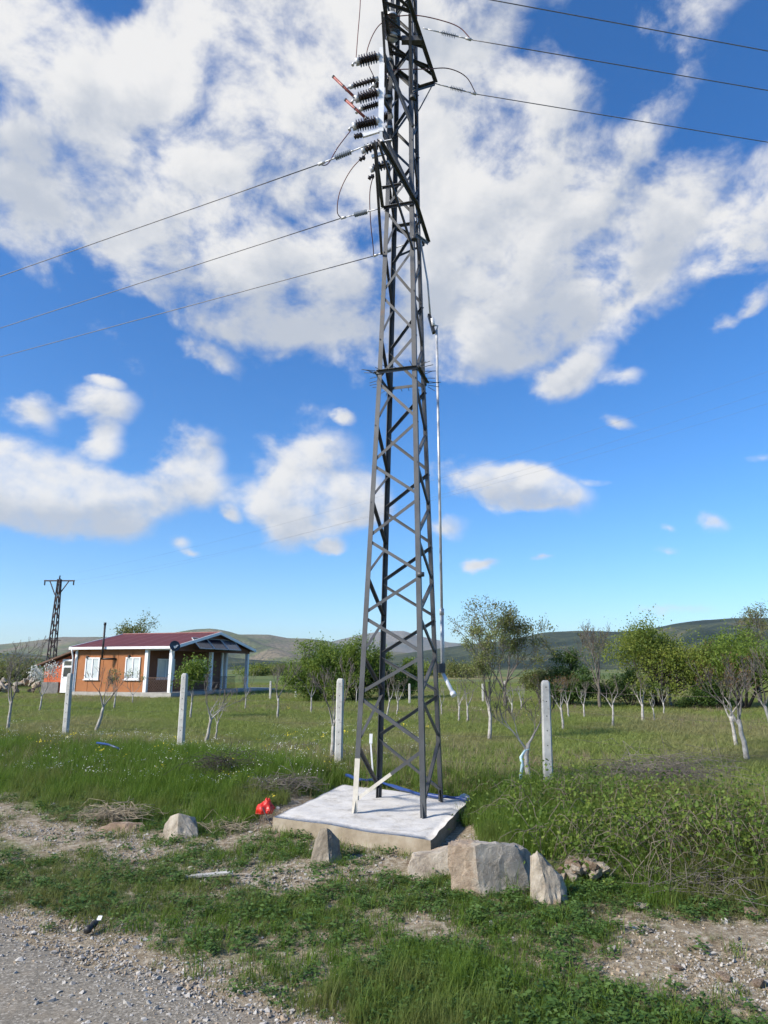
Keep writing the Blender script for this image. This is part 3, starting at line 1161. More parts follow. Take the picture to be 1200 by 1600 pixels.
def rock(name, loc, pts, mtl, label, rz=0, cat='rock', rough=.05, group=None, seed=0, cuts=3):
    """a broken block: convex hull of hand-placed corners, then roughened"""
    bm = bmesh.new()
    for p in pts:
        bm.verts.new(p)
    bmesh.ops.convex_hull(bm, input=bm.verts)
    for v_ in [v_ for v_ in bm.verts if not v_.link_faces]:
        bm.verts.remove(v_)
    bmesh.ops.triangulate(bm, faces=bm.faces)
    for _ in range(cuts):
        bmesh.ops.subdivide_edges(bm, edges=[e for e in bm.edges if e.calc_length() > .035], cuts=1, use_grid_fill=True)
        bmesh.ops.triangulate(bm, faces=bm.faces)
    from mathutils import noise as mn
    size = max(max(abs(c) for c in p) for p in pts)
    for v_ in bm.verts:
        q = v_.co / size
        s1 = mn.noise(q * 2.3 + Vector((seed * 3.1, 0, 0)))
        s2 = mn.noise(q * 6.5 + Vector((0, seed * 1.7, 0)))
        s3 = mn.noise(q * 16 + Vector((0, seed * 1.7, 9)))
        v_.co += v_.co.normalized() * size * rough * (s1 + .7 * s2 + .5 * s3)
    bmesh.ops.recalc_face_normals(bm, faces=bm.faces)
    me = bpy.data.meshes.new(name)
    bm.to_mesh(me)
    bm.free()
    o = link(name, me, mtl)
    o.location = loc
    o.rotation_euler = (0, 0, rz)
    return tag(o, label, cat, group)


def prism_pts(bottom, top, k=.72):
    return [Vector(p) for p in bottom] + [Vector((p[0], p[1], p[2] * k)) for p in top]


gr_ = ground
L_ = gr_(774, 1396)
rock('boulder', L_, prism_pts([(-.44, -.02, -.1), (-.16, -.18, -.12), (.40, .02, -.12), (.46, .26, -.1), (-.30, .30, -.1)],
                              [(-.45, .02, .60), (-.20, -.13, .62), (-.06, -.08, .66), (.24, .0, .58), (.36, .10, .50), (.43, .22, .30), (.25, .3, .5), (-.36, .28, .58)]), m_rockb,
     'largest pale boulder with a flat front and a brown stained left side', seed=1, rough=.06)
L_ = gr_(690, 1376)
rock('boulder', L_ + Vector((.02, .06, -.03)), prism_pts([(-.36, .0, .02), (.42, -.05, .0), (.42, .35, -.05), (-.34, .35, -.02)],
                              [(-.38, .05, .16), (-.28, .1, .30), (.0, .12, .36), (.40, .1, .47), (.42, .35, .46), (-.30, .35, .28)]), m_rock,
     'low pale slab of rock lying against the left of the largest boulder', seed=2, rough=.06)
L_ = gr_(860, 1416)
rock('boulder', L_ + Vector((0, .08, 0)), prism_pts([(-.17, -.06, -.1), (.02, -.15, -.1), (.20, -.05, -.1), (.18, .14, -.1), (-.14, .12, -.1)],
                              [(-.13, .0, .56), (-.09, -.04, .63), (-.02, .04, .55), (.10, -.03, .36), (.165, .02, .28), (.15, .10, .25), (-.13, .1, .5)]), m_rock,
     'upright pointed tan rock to the right of the largest boulder', seed=3, rough=.06)
L_ = gr_(508, 1350)
rock('boulder', L_ + Vector((0, .10, 0)), prism_pts([(-.19, -.08, -.1), (.06, -.16, -.1), (.20, .0, -.1), (.14, .18, -.1), (-.16, .14, -.1)],
                              [(-.07, -.02, .48), (.01, -.06, .51), (.08, -.03, .42), (.15, .04, .30), (.02, .10, .46), (-.13, .06, .3)]), m_rockg,
     'upright brownish-grey rock standing in front of the concrete pad', seed=4, rough=.04)
L_ = gr_(276, 1312)
rock('boulder', L_ + Vector((0, .12, 0)), prism_pts([(-.25, -.05, -.1), (.02, -.18, -.1), (.28, -.05, -.1), (.24, .2, -.1), (-.22, .2, -.1)],
                              [(-.20, .0, .22), (-.14, .02, .36), (-.02, -.03, .42), (.08, .02, .36), (.22, .02, .16), (.15, .15, .3), (-.15, .15, .3)]), m_rock,
     'pointed pale rock on the verge, left of the red bag', seed=5, rough=.04)
L_ = gr_(185, 1302)
rock('boulder', L_ + Vector((0, .1, 0)), prism_pts([(-.36, -.05, -.08), (.1, -.15, -.08), (.4, .0, -.08), (.3, .25, -.08), (-.3, .25, -.08)],
                              [(-.3, .0, .06), (-.15, .05, .13), (.05, .0, .13), (.3, .05, .05), (.2, .2, .1), (-.2, .2, .12)]), m_rock2,
     'flat brown rock half buried under dry straw', seed=6, rough=.05)
L_ = gr_(657, 1332)
rock('stone', L_ + Vector((0, .08, 0)), prism_pts([(-.13, -.08, -.03), (.1, -.1, -.03), (.14, .1, -.03), (-.1, .12, -.03)],
                              [(-.11, -.03, .08), (0, -.05, .14), (.11, -.02, .1), (.1, .08, .11), (-.07, .1, .12)]), m_rockw,
     'small white stone at the front corner of the concrete pad', cat='stone', seed=7, rough=.09)
L_ = Vector((1.20, 11.02, .31))
rock('stone', L_, prism_pts([(-.09, -.06, -.02), (.08, -.07, -.02), (.09, .07, -.02), (-.08, .07, -.02)],
                            [(-.07, -.03, .07), (.02, -.03, .1), (.07, .0, .06), (.0, .06, .09)]), m_rockw,
     'small white stone lying on the right corner of the concrete pad', cat='stone', seed=8, rough=.08)
L_ = gr_(432, 1232)
rock('boulder', L_ + Vector((0, .1, .02)), prism_pts([(-.22, -.08, -.05), (.2, -.1, -.05), (.22, .12, -.05), (-.2, .12, -.05)],
                            [(-.16, -.02, .1), (.0, -.03, .16), (.16, .0, .11), (.1, .1, .14), (-.1, .1, .14)]), m_rockg,
     'grey rock among dry brush behind the left edge of the concrete pad', seed=9, rough=.06)
# shared shapes for the small stones
def stone_mesh(seed, mtl):
    r = np.random.default_rng(seed)
    pts = r.normal(size=(11, 3))
    pts /= np.linalg.norm(pts, axis=1)[:, None]
    pts *= np.array([1, .75, .55]) * r.uniform(.8, 1.1, (11, 1))
    bm = bmesh.new()
    for p in pts:
        bm.verts.new(p)
    bmesh.ops.convex_hull(bm, input=bm.verts)
    for v_ in [v_ for v_ in bm.verts if not v_.link_faces]:
        bm.verts.remove(v_)
    me = bpy.data.meshes.new('stone')
    bm.to_mesh(me)
    bm.free()
    me.materials.append(mtl)
    return me


SM = [stone_mesh(20 + i, [m_rock, m_rock2, m_rock, m_rockg][i % 4]) for i in range(8)]
# rubble heap right of the boulders
for i in range(34):
    a = gr_(908 + random.gauss(0, 26), 1382 + random.uniform(-14, 8))
    o = link('rubble_stone', SM[[0, 2, 1, 4, 6][i % 5]])
    s_ = random.uniform(.045, .12)
    o.scale = (s_, s_, s_)
    h = max(0, .17 - abs(a.x - 2.05) * .55) * random.uniform(0.2, 1)
    o.location = a + Vector((0, random.uniform(.0, .25), s_ * .4 + h))
    o.rotation_euler = (random.uniform(-.6, .6), random.uniform(-.6, .6), random.uniform(0, 6))
    tag(o, 'tan rubble stone in the heap to the right of the pointed rock', 'stone', 'rubble heap stones')
# loose stones on the verge
LOOSE = [(500, 1384, .07, 1), (425, 1372, .05, 0), (307, 1376, .05, 5), (208, 1348, .06, 1), (60, 1343, .05, 0), (435, 1310, .09, 1), (470, 1315, .07, 1),
         (420, 1318, .05, 0), (955, 1385, .06, 0), (985, 1398, .06, 2), (1003, 1420, .09, 4), (1175, 1430, .11, 1), (1100, 1418, .07, 0), (1190, 1345, .06, 2),
         (870, 1445, .05, 0), (800, 1412, .06, 1), (690, 1395, .05, 2), (640, 1350, .05, 1), (545, 1362, .05, 1), (935, 1482, .06, 1), (1060, 1515, .06, 1),
         (1130, 1530, .07, 1), (1185, 1540, .08, 1), (600, 1470, .04, 0), (745, 1420, .05, 4), (1010, 1455, .06, 0), (930, 1515, .05, 2), (640, 1395, .05, 1),
         (152, 1384, .05, 0), (110, 1330, .045, 2), (500, 1410, .04, 0), (560, 1395, .04, 2), (1150, 1470, .05, 0), (350, 1420, .04, 0), (590, 1340, .05, 1)]
for i, (x, y, s_, k) in enumerate(LOOSE):
    o = link('loose_stone', SM[k])
    o.location = gr_(x, y) + Vector((0, 0, s_ * .25))
    o.scale = (s_, s_ * random.uniform(.8, 1.1), s_ * random.uniform(.7, 1))
    o.rotation_euler = (random.uniform(-.3, .3), random.uniform(-.3, .3), random.uniform(0, 6))
    tag(o, 'small loose stone lying on the stony roadside verge', 'stone', 'loose stones on the verge')


# ------------------------------------------------------------------ scattering by geometry nodes
def scatter(name, P, scl, rotz, tilt, index, tufts, label=None, cat=None):
    """P (n,3): a points mesh whose points carry instances of the tuft meshes"""
    me = bpy.data.meshes.new(name)
    n = len(P)
    me.vertices.add(n)
    me.vertices.foreach_set('co', np.asarray(P, np.float32).ravel())
    a = me.attributes.new('scl', 'FLOAT_VECTOR', 'POINT')
    a.data.foreach_set('vector', np.asarray(scl, np.float32).ravel())
    a = me.attributes.new('rot', 'FLOAT_VECTOR', 'POINT')
    a.data.foreach_set('vector', np.stack([tilt[:, 0], tilt[:, 1], rotz], -1).astype(np.float32).ravel())
    a = me.attributes.new('idx', 'INT', 'POINT')
    a.data.foreach_set('value', np.asarray(index, np.int32))
    o = link(name, me)
    c = bpy.data.collections.new(name + '_sources')
    for i, tm in enumerate(tufts):
        q = bpy.data.objects.new(f'{name}_source_{i:02d}', tm)
        c.objects.link(q)
    ng = bpy.data.node_groups.new(name, 'GeometryNodeTree')
    ng.interface.new_socket('Geometry', in_out='INPUT', socket_type='NodeSocketGeometry')
    ng.interface.new_socket('Geometry', in_out='OUTPUT', socket_type='NodeSocketGeometry')
    i_, o_ = ng.nodes.new('NodeGroupInput'), ng.nodes.new('NodeGroupOutput')
    ci = ng.nodes.new('GeometryNodeCollectionInfo')
    ci.inputs['Collection'].default_value = c
    ci.inputs['Separate Children'].default_value = True
    ci.inputs['Reset Children'].default_value = True
    ip = ng.nodes.new('GeometryNodeInstanceOnPoints')
    ip.inputs['Pick Instance'].default_value = True

    def na(nm, ty):
        q = ng.nodes.new('GeometryNodeInputNamedAttribute')
        q.data_type = ty
        q.inputs['Name'].default_value = nm
        return q.outputs['Attribute']
    ng.links.new(i_.outputs[0], ip.inputs['Points'])
    ng.links.new(ci.outputs[0], ip.inputs['Instance'])
    ng.links.new(na('idx', 'INT'), ip.inputs['Instance Index'])
    ng.links.new(na('rot', 'FLOAT_VECTOR'), ip.inputs['Rotation'])
    ng.links.new(na('scl', 'FLOAT_VECTOR'), ip.inputs['Scale'])
    ng.links.new(ip.outputs[0], o_.inputs[0])
    md = o.modifiers.new('scatter', 'NODES')
    md.node_group = ng
    o['kind'] = 'stuff'
    if label:
        tag(o, label, cat)
    return o


def blades(seed, n, h0, h1, w, spread, bend, mtl, seg=3):
    r = np.random.default_rng(seed)
    mb = MB()
    for _ in range(n):
        a, d = r.uniform(0, 6.28), spread * math.sqrt(r.uniform(0, 1))
        x, y = d * math.cos(a), d * math.sin(a)
        h = r.uniform(h0, h1)
        az = r.uniform(0, 6.28)
        bn = h * r.uniform(.15, 1) * bend
        ww = w * r.uniform(.7, 1.3)
        px_, py_ = -math.sin(az) * ww / 2, math.cos(az) * ww / 2
        vs, fs = [], []
        for k in range(seg + 1):
            u = k / seg
            cx, cy, cz = x + math.cos(az) * bn * u * u, y + math.sin(az) * bn * u * u, h * (u - .25 * bend * u * u)
            f_ = 1 - u ** 1.6 if k < seg else 0.05
            vs += [(cx - px_ * f_, cy - py_ * f_, cz), (cx + px_ * f_, cy + py_ * f_, cz)]
        for k in range(seg):
            fs.append((2 * k, 2 * k + 1, 2 * k + 3, 2 * k + 2))
        mb.add(vs, fs, True)
    me = mb.mesh('tuft')
    me.materials.append(mtl)
    return me


def weed(seed, n, h, leaf, mtl, flowers=0, fmat=None, fr=.008):
    """leafy herb: leaves on short stems, optional flower heads"""
    r = np.random.default_rng(seed)
    mb, fb_ = MB(), MB()
    for _ in range(n):
        a, d = r.uniform(0, 6.28), h * .8 * math.sqrt(r.uniform(0, 1))
        p = Vector((d * math.cos(a), d * math.sin(a), h * r.uniform(.15, 1)))
        s_ = leaf * r.uniform(.6, 1.3)
        u, w_ = perp(Vector((r.normal(), r.normal(), 1.2 + abs(r.normal()))))
        mb.add([p - u * s_, p - w_ * s_ * .45, p + u * s_, p + w_ * s_ * .45], [(0, 1, 2, 3)])
    for _ in range(flowers):
        a, d = r.uniform(0, 6.28), h * math.sqrt(r.uniform(0, 1))
        p = Vector((d * math.cos(a), d * math.sin(a), h * r.uniform(.9, 1.3)))
        for k in range(2):
            u, w_ = perp(Vector((r.normal(), r.normal(), r.normal())))
            fb_.add([p - u * fr, p - w_ * fr, p + u * fr, p + w_ * fr], [(0, 1, 2, 3)])
    nleaf = len(mb.f)
    mb.add(fb_.v, fb_.f)
    me = mb.mesh('weed')
    me.materials.append(mtl)
    if flowers:
        me.materials.append(fmat)
        mi = [0] * nleaf + [1] * (len(mb.f) - nleaf)
        me.polygons.foreach_set('material_index', mi)
    return me


g_short = leaf_mat('short_grass_blades', (.09, .13, .032), (.155, .20, .055), (.20, .19, .09), .6, .42)
g_tall = leaf_mat('tall_grass_blades', (.09, .165, .02), (.16, .25, .036), (.18, .195, .06), .35, .5)
g_field = leaf_mat('meadow_grass_blades', (.18, .235, .055), (.28, .33, .09), (.28, .275, .115), .16, .45)
g_dry = leaf_mat('dry_grass_stems', (.22, .17, .10), (.34, .28, .18), None, .3, .2)
g_red = leaf_mat('reddish_dry_stems', (.19, .15, .105), (.28, .215, .15), None, .3, .2)
g_weed = leaf_mat('broad_weed_leaves', (.05, .11, .025), (.10, .17, .04), None, .3)
g_white = mat('white_petals', [(.6, .6, .55), (.72, .72, .68)], 30, .8)
g_yellow = mat('yellow_petals', [(.6, .5, .03), (.75, .62, .05)], 30, .8)

T_short = [blades(100 + i, 28, .025, .08, .0045, .07, 1.0, g_short) for i in range(3)]
T_mid = [blades(110 + i, 30, .06, .17, .0055, .09, .9, g_tall) for i in range(3)]
T_tall = [blades(120 + i, 34, .14, .35, .006, .11, .75, g_tall) for i in range(4)]
T_field = [blades(130 + i, 32, .04, .13, .007, .15, 1.2, g_field) for i in range(4)]
T_dry = [blades(140 + i, 14, .15, .42, .0035, .10, .6, g_dry) for i in range(2)]
T_straw = [blades(145 + i, 16, .02, .06, .004, .10, 2.6, g_dry) for i in range(2)]
T_red = [blades(150 + i, 20, .10, .30, .005, .13, .6, g_red) for i in range(2)]
T_weed = [weed(160 + i, 34, .10, .022, g_weed) for i in range(2)]
T_wflow = [weed(170 + i, 12, .14, .015, g_field, 9, g_white, .006) for i in range(2)]
T_yflow = [weed(180 + i, 14, .10, .015, g_field, 6, g_yellow, .010)for i in range(1)]


def sample(n, r0, r1, half_ang, power=1.0, r_=None):
    r_ = r_ or rng
    u = r_.uniform(0, 1, n)
    r = (r0 ** power + u * (r1 ** power - r0 ** power)) ** (1 / power)
    a = r_.uniform(-half_ang, half_ang, n)
    return r * np.sin(a), r * np.cos(a)


def put(name, n, x, y, tufts, smin, smax, label, cat, grow=0.0, tilt=.12, zoff=-.01):
    z = T(x, y) + zoff
    k = len(x)
    d = np.hypot(x, y)
    sc = rng.uniform(smin, smax, k) * (1 + grow * d)
    scl = np.stack([sc * rng.uniform(.85, 1.2, k), sc * rng.uniform(.85, 1.2, k), sc * rng.uniform(.75, 1.25, k)], -1)
    return scatter(name, np.stack([x, y, z], -1), scl, rng.uniform(0, 6.28, k), rng.normal(0, tilt, (k, 2)), rng.integers(0, len(tufts), k), tufts, label, cat)


def keep(x, y, m):
    return x[m], y[m]


def off_pad(x, y, g=.03):
    return inpoly(x, y, PAD) > g


# verge grass
x, y = sample(80000, 3.6, 14, .75, 1.0)
s, tt = S(x, y), TT(x, y)
tv = turf(x, y)
patch = sstep(-.35, .25, wob(x, y, 1.4, 6, 8, 2)) * sstep(-.95, -.1, wob(x, y, .5, 1.6, 6, 17))
m_ = (s > .08) & (s < 3.6) & off_pad(x, y) & (rng.uniform(0, 1, len(x)) < np.clip(tv * (.04 + .96 * patch), .7 * sstep(.0, .5, wob(x, y, 1.6, 6, 8, 4)) + .03, 1))
xs_, ys_ = keep(x, y, m_)
put('verge_grass', 0, xs_, ys_, T_short + T_short + T_short + T_mid[:2] + T_weed, .5, 1.1, 'short green grass growing in patches on the stony verge', 'grass')
# tufts hugging the rocks and the pad
bx_, by_ = [], []
for (px_, py_, n_, r_w) in [(690, 1380, 40, .5), (776, 1400, 60, .55), (860, 1420, 45, .3), (508, 1354, 35, .35), (276, 1316, 40, .4), (185, 1304, 40, .45), (905, 1392, 50, .5), (560, 1330, 30, .6), (430, 1300, 40, .4), (325, 1380, 20, .4)]:
    c0 = ground(px_, py_)
    bx_ += list(c0.x + rng.normal(0, r_w * .6, n_))
    by_ += list(c0.y + rng.normal(-.05, .16, n_))
bx_, by_ = np.array(bx_), np.array(by_)
m_ = off_pad(bx_, by_, .04)
put('rock_foot_grass', 0, bx_[m_], by_[m_], T_short + T_mid + T_weed, .5, 1.1, 'grass tufts growing round the feet of the roadside rocks', 'grass')
# flattened dead grass
x, y = sample(9000, 3.6, 13, .75, 1.0)
s = S(x, y)
m_ = (s > .1) & (s < 4.4) & off_pad(x, y) & (rng.uniform(0, 1, len(x)) < sstep(.0, .6, wob(x, y, 1.1, 5, 8, 21)) * .8)
put('dead_grass', 0, x[m_], y[m_], T_straw, .6, 1.3, 'flattened dead straw grass lying on the verge', 'grass')
# taller foreground clumps close to the road edge on the right
x, y = sample(26000, 3.4, 7.5, .75, 1.0)
s, tt = S(x, y), TT(x, y)
cl = sstep(-.1, .6, wob(x, y, .9, 3.2, 7, 11))
right = sstep(-.5, 1.2, -tt)
m_ = (s > .12) & (s < 1.5) & (rng.uniform(0, 1, len(x)) < cl * (.15 + .85 * right) * turf(x, y))
xs_, ys_ = keep(x, y, m_)
put('verge_tall_grass', 0, xs_, ys_, T_mid + T_tall[:1] + T_weed, .5, .85, 'lusher taller grass clumps along the near edge of the verge', 'grass')
# bank
HEAP = ground(905, 1385) + Vector((0, .1, 0))
x, y = sample(90000, 6, 30, .8, 1.0)
s, tt = S(x, y), TT(x, y)
dens = sstep(2.7, 4.2, s - .45 * sstep(-.5, 2.0, -tt)) * (np.hypot(x - HEAP.x, (y - HEAP.y) * .8) > .5) * (1 - sstep(6.2, 7.4, s)) * (.45 + .55 * sstep(-.5, .3, wob(x, y, .8, 4, 8, 19)))
m_ = off_pad(x, y, .05) & (turf(x, y) > .3) & (rng.uniform(0, 1, len(x)) < dens)
xs_, ys_ = keep(x, y, m_)
put('bank_grass', 0, xs_, ys_, T_tall + T_tall + T_mid + T_weed, .65, 1.1, 'tall green grass covering the bank behind the verge', 'grass', .004)
# dry stems mixed in on the bank
x, y = sample(15000, 7, 30, .8, 1.0)
s = S(x, y)
cl = sstep(.0, .7, wob(x, y, .7, 2.6, 7, 15))
m_ = off_pad(x, y, .05) & (s > 3.1) & (s < 7.6) & (rng.uniform(0, 1, len(x)) < cl * .75)
xs_, ys_ = keep(x, y, m_)
put('dry_grass', 0, xs_, ys_, T_dry + T_red, .6, 1.0, 'dry tan grass stems standing among the green bank grass', 'grass', .004)
# meadow
x, y = sample(110000, 9, 75, .72, 1.0)
s = S(x, y)
m_ = (s > 6.0) & (rng.uniform(0, 1, len(x)) < sstep(5.8, 7.2, s))
xs_, ys_ = keep(x, y, m_)
put('meadow_grass', 0, xs_, ys_, T_field, .7, 1.15, 'light green meadow grass with tiny flowers between the orchard trees', 'grass', .018)
x, y = sample(13000, 10, 45, .72, 1.0)
s = S(x, y)
cl = sstep(.05, .6, wob(x, y, .25, 1.4, 8, 7))
m_ = (s > 6.6) & (rng.uniform(0, 1, len(x)) < cl)
xs_, ys_ = keep(x, y, m_)
put('reddish_grass', 0, xs_, ys_, T_red, .5, .9, 'reddish brown dry stems in patches across the meadow', 'grass', .012)
x, y = sample(5000, 8, 30, .72, 1.0)
s, tt = S(x, y), TT(x, y)
cl = sstep(.1, .7, wob(x, y, .4, 1.6, 8, 13))
left = sstep(3, 7, tt)
m_ = (s > 4.2) & (rng.uniform(0, 1, len(x)) < cl * .22 + left * (s < 8) * .6)
xs_, ys_ = keep(x, y, m_)
put('wild_flowers', 0, xs_, ys_, T_wflow + T_wflow + T_yflow, .8, 1.4, 'tiny white and yellow wild flowers dotted through the grass', 'flowers', .01)

# gravel
x, y = sample(150000, 3.4, 13, .8, .8)
s, tt = S(x, y), TT(x, y)
w = .25 * wob(x, y, .9, 4, 8, 5)
dens = np.exp(-((s + w * .5 - .12) / .28) ** 2) * .95 + sstep(1.5, 2.0, s + w) * (1 - sstep(2.5, 3.2, s + w)) * .95 * sstep(-.6, .2, wob(x, y, 1, 5, 8, 8)) + (s < 0) * .10 + .14
front = (1 - sstep(.1, .8, inpoly(x, y, PAD))) * (s < 4.6) * .6
m_ = off_pad(x, y) & (s > -3) & (s < 4.6) & (rng.uniform(0, 1, len(x)) < np.maximum(dens, front))
xs_, ys_ = keep(x, y, m_)
k = len(xs_)
sc = rng.lognormal(math.log(.0095), .5, k)
scl = np.stack([sc, sc, sc], -1)
m_grav = [mat('grey_gravel', [(.22, .205, .185), (.35, .33, .30)], 3, .9), mat('pale_gravel', [(.33, .31, .28), (.46, .44, .40)], 3, .9), mat('tan_gravel', [(.24, .185, .13), (.36, .29, .21)], 3, .9)]
GMs = []
for i in range(6):
    me = stone_mesh(60 + i, m_grav[i % 3])
    GMs.append(me)
zz = T(xs_, ys_) + np.where(S(xs_, ys_) < 0, .015, .002)
scatter('gravel', np.stack([xs_, ys_, zz], -1), scl, rng.uniform(0, 6.28, k), rng.normal(0, .5, (k, 2)), rng.integers(0, 6, k), GMs, 'loose grey and tan gravel along the road edge and stony track', 'gravel')

# ------------------------------------------------------------------ fence
m_post = mat('fence_post_concrete', [(.33, .325, .30), (.43, .425, .40), (.52, .515, .49)], 7, .9, 0, .4, 30, .01)
m_hole_shade = mat('painted_hole_shade', [(.015, .014, .013)], 5, .95)  # near-black colour painted in place of the shade inside a hole


def fence_post(foot, topz, w, label, lean=(0, 0), rz=0.0, hole_plugs=6):
    h = topz - foot.z
    r_ = tag(empty('fence_post', foot, rz), label, 'fence post', 'concrete fence posts of the orchard')
    mb = MB()
    prof = [(-.25, 1.06), (0, 1.04), (h * .5, 1.0), (h - .06, .95), (h - .025, .84), (h, .5)]
    n = 8
    vs = []
    for z, k in prof:
        for j, (a, b_) in enumerate([(-1, -.72), (-.72, -1), (.72, -1), (1, -.72), (1, .72), (.72, 1), (-.72, 1), (-1, .72)]):
            vs.append((a * w / 2 * k + lean[0] * z, b_ * w / 2 * k + lean[1] * z, z))
    fs = [(i * n + j, i * n + (j + 1) % n, (i + 1) * n + (j + 1) % n, (i + 1) * n + j) for i in range(len(prof) - 1) for j in range(n)]
    fs.append(tuple((len(prof) - 1) * n + j for j in range(n)))
    mb.add(vs, fs)
    o = mb.build('shaft', m_post, r_)
    for j in range(hole_plugs):  # solid dark plugs, slightly proud; their colour stands in for shaded wire holes
        z = h - .10 - j * (h - .25) / hole_plugs
        c0 = Vector((lean[0] * z, -w / 2 + lean[1] * z, z))
        MB().tube([c0 + Vector((0, .01, 0)), c0 + Vector((0, -.0015, 0))], .009, 8).build('hole_shade_plug', m_hole_shade, r_)
    return r_


POSTS = []
for (bx, by, tx, ty, Y, lab) in [
        (857, 1232, 852, 1063, 11.0, 'nearest concrete fence post, to the right of the tower and its pad'),
        (529, 1190, 532, 1060, 13.6, 'concrete fence post just left of the tower, close to a pale tree trunk'),
        (282, 1170, 289, 1052, 16.3, 'concrete fence post standing in front of the house porch'),
        (103, 1138, 110, 1052, 19.4, 'farthest concrete fence post, in front of the white door of the annex')]:
    top = atY(tx, ty, Y)
    bot = atY(bx, by, Y)
    z0 = float(T(bot.x, Y))
    lean = ((top.x - bot.x) / (top.z - bot.z), 0)
    POSTS.append((fence_post(Vector((bot.x, Y, z0)), top.z, .135, lab, lean, R(-6)), top))
# next post outside the frame to the right carries the wires on
d_ = POSTS[0][1] - POSTS[1][1]
e0 = POSTS[0][1] + Vector((d_.x, d_.y, 0))
e1 = POSTS[3][1] + (POSTS[3][1] - POSTS[2][1])
chain = [e0] + [p[1] for p in POSTS] + [e1]
m_fw = mat('fence_wire_steel', [(.09, .075, .065), (.15, .13, .11)], 20, .5, .6)
for lvl, (dz, lab) in enumerate([(-.14, 'topmost thin wire strand of the orchard fence'), (-.42, 'second thin wire strand from the top of the orchard fence'),
                                 (-.80, 'third thin wire strand from the top of the orchard fence'), (-1.18, 'lowest thin wire strand of the orchard fence')]):
    pts = []
    for a, b_ in zip(chain[:-1], chain[1:]):
        pts += arc(a + Vector((0, -.075, dz)), b_ + Vector((0, -.075, dz)), .05 + .03 * lvl, 10)[:-1]
    pts.append(chain[-1] + Vector((0, -.075, dz)))
    tag(MB().tube(pts, .0017, 4).build('fence_wire', m_fw), lab, 'fence wire', 'fence wires')

# ------------------------------------------------------------------ trees
m_white = None
m_bark_w, t, b = new_mat('limewashed_bark')
pos = coords(t)
sz = t.nodes.new('ShaderNodeSeparateXYZ')
t.links.new(pos, sz.inputs[0])
c = ramp(t, noise(t, 9, 6, .65, pos), [(.3, (.15, .135, .12)), (.48, (.30, .285, .26)), (.7, (.45, .44, .42))])
bk_ = ramp(t, noise(t, 14, 6, .65, pos), [(.35, (.07, .058, .048)), (.6, (.16, .14, .12))])
c = mixc(t, smooth(t, mth(t, 'MULTIPLY_ADD', noise(t, 3, 3, .6, pos), .6, sz.outputs[2]), .95, 1.45), c, bk_)
t.links.new(c, b.inputs['Base Color'])
b.inputs['Roughness'].default_value = .9
bump(t, b, noise(t, 30, 5, .6, pos), .5, .01)
m_bark = mat('grey_brown_bark', [(.055, .045, .037), (.11, .095, .08), (.17, .15, .13)], 12, .9, 0, .5, 30)
m_bark_d = mat('dark_bark', [(.03, .024, .02), (.06, .05, .042)], 12, .9, 0, .5, 30)
lf_bud = leaf_mat('spring_bud_leaves', (.15, .18, .05), (.24, .26, .09))
lf_yel = leaf_mat('yellow_green_leaves', (.15, .205, .035), (.27, .30, .055), (.12, .175, .032), 1.2, .45)
lf_grn = leaf_mat('fresh_green_leaves', (.12, .19, .03), (.21, .28, .05), (.10, .165, .028), 1.0, .45)
lf_drk = leaf_mat('dark_green_leaves', (.04, .085, .02), (.085, .14, .03), None, 1, .3)
lf_olv = leaf_mat('olive_green_leaves', (.12, .15, .035), (.20, .22, .07), (.15, .14, .06), 1.0, .4)
lf_wht = leaf_mat('white_blossom', (.55, .56, .50), (.72, .71, .68), None, 1, .3)
lf_brn = leaf_mat('bronze_young_leaves', (.13, .075, .035), (.20, .13, .05), None, 1, .35)


def grow(r, p, d, length, rad, depth, out, tips, spread=.6, ratio=.72, up=.12, nmin=2, nmax=3, seg=4, wig=.18):
    path, rs = [p.copy()], [rad]
    for i in range(seg):
        d = (d + Vector(r.normal(0, wig, 3)) * .6 + Vector((0, 0, up * .5))).normalized()
        p = p + d * (length / seg)
        path.append(p.copy())
        rs.append(rad * (1 - .45 * (i + 1) / seg))
    path = [q.copy() for q in path]
    out.append((path, rs, depth))
    if depth == 0:
        tips.append((path[-1].copy(), d))
        tips.append((path[-2].copy(), d))
        return
    for k in range(int(r.integers(nmin, nmax + 1))):
        at = path[-1] if k < 2 else path[int(r.integers(2, seg))]
        u, w = perp(d)
        a = r.uniform(0, 6.28)
        sp = spread * r.uniform(.6, 1.3)
        nd = (d * math.cos(sp) + (u * math.cos(a) + w * math.sin(a)) * math.sin(sp)).normalized()
        grow(r, at.copy(), nd, length * ratio * r.uniform(.75, 1.2), rs[-1] * .82, depth - 1, out, tips, spread, ratio, up, nmin, nmax, seg, wig)


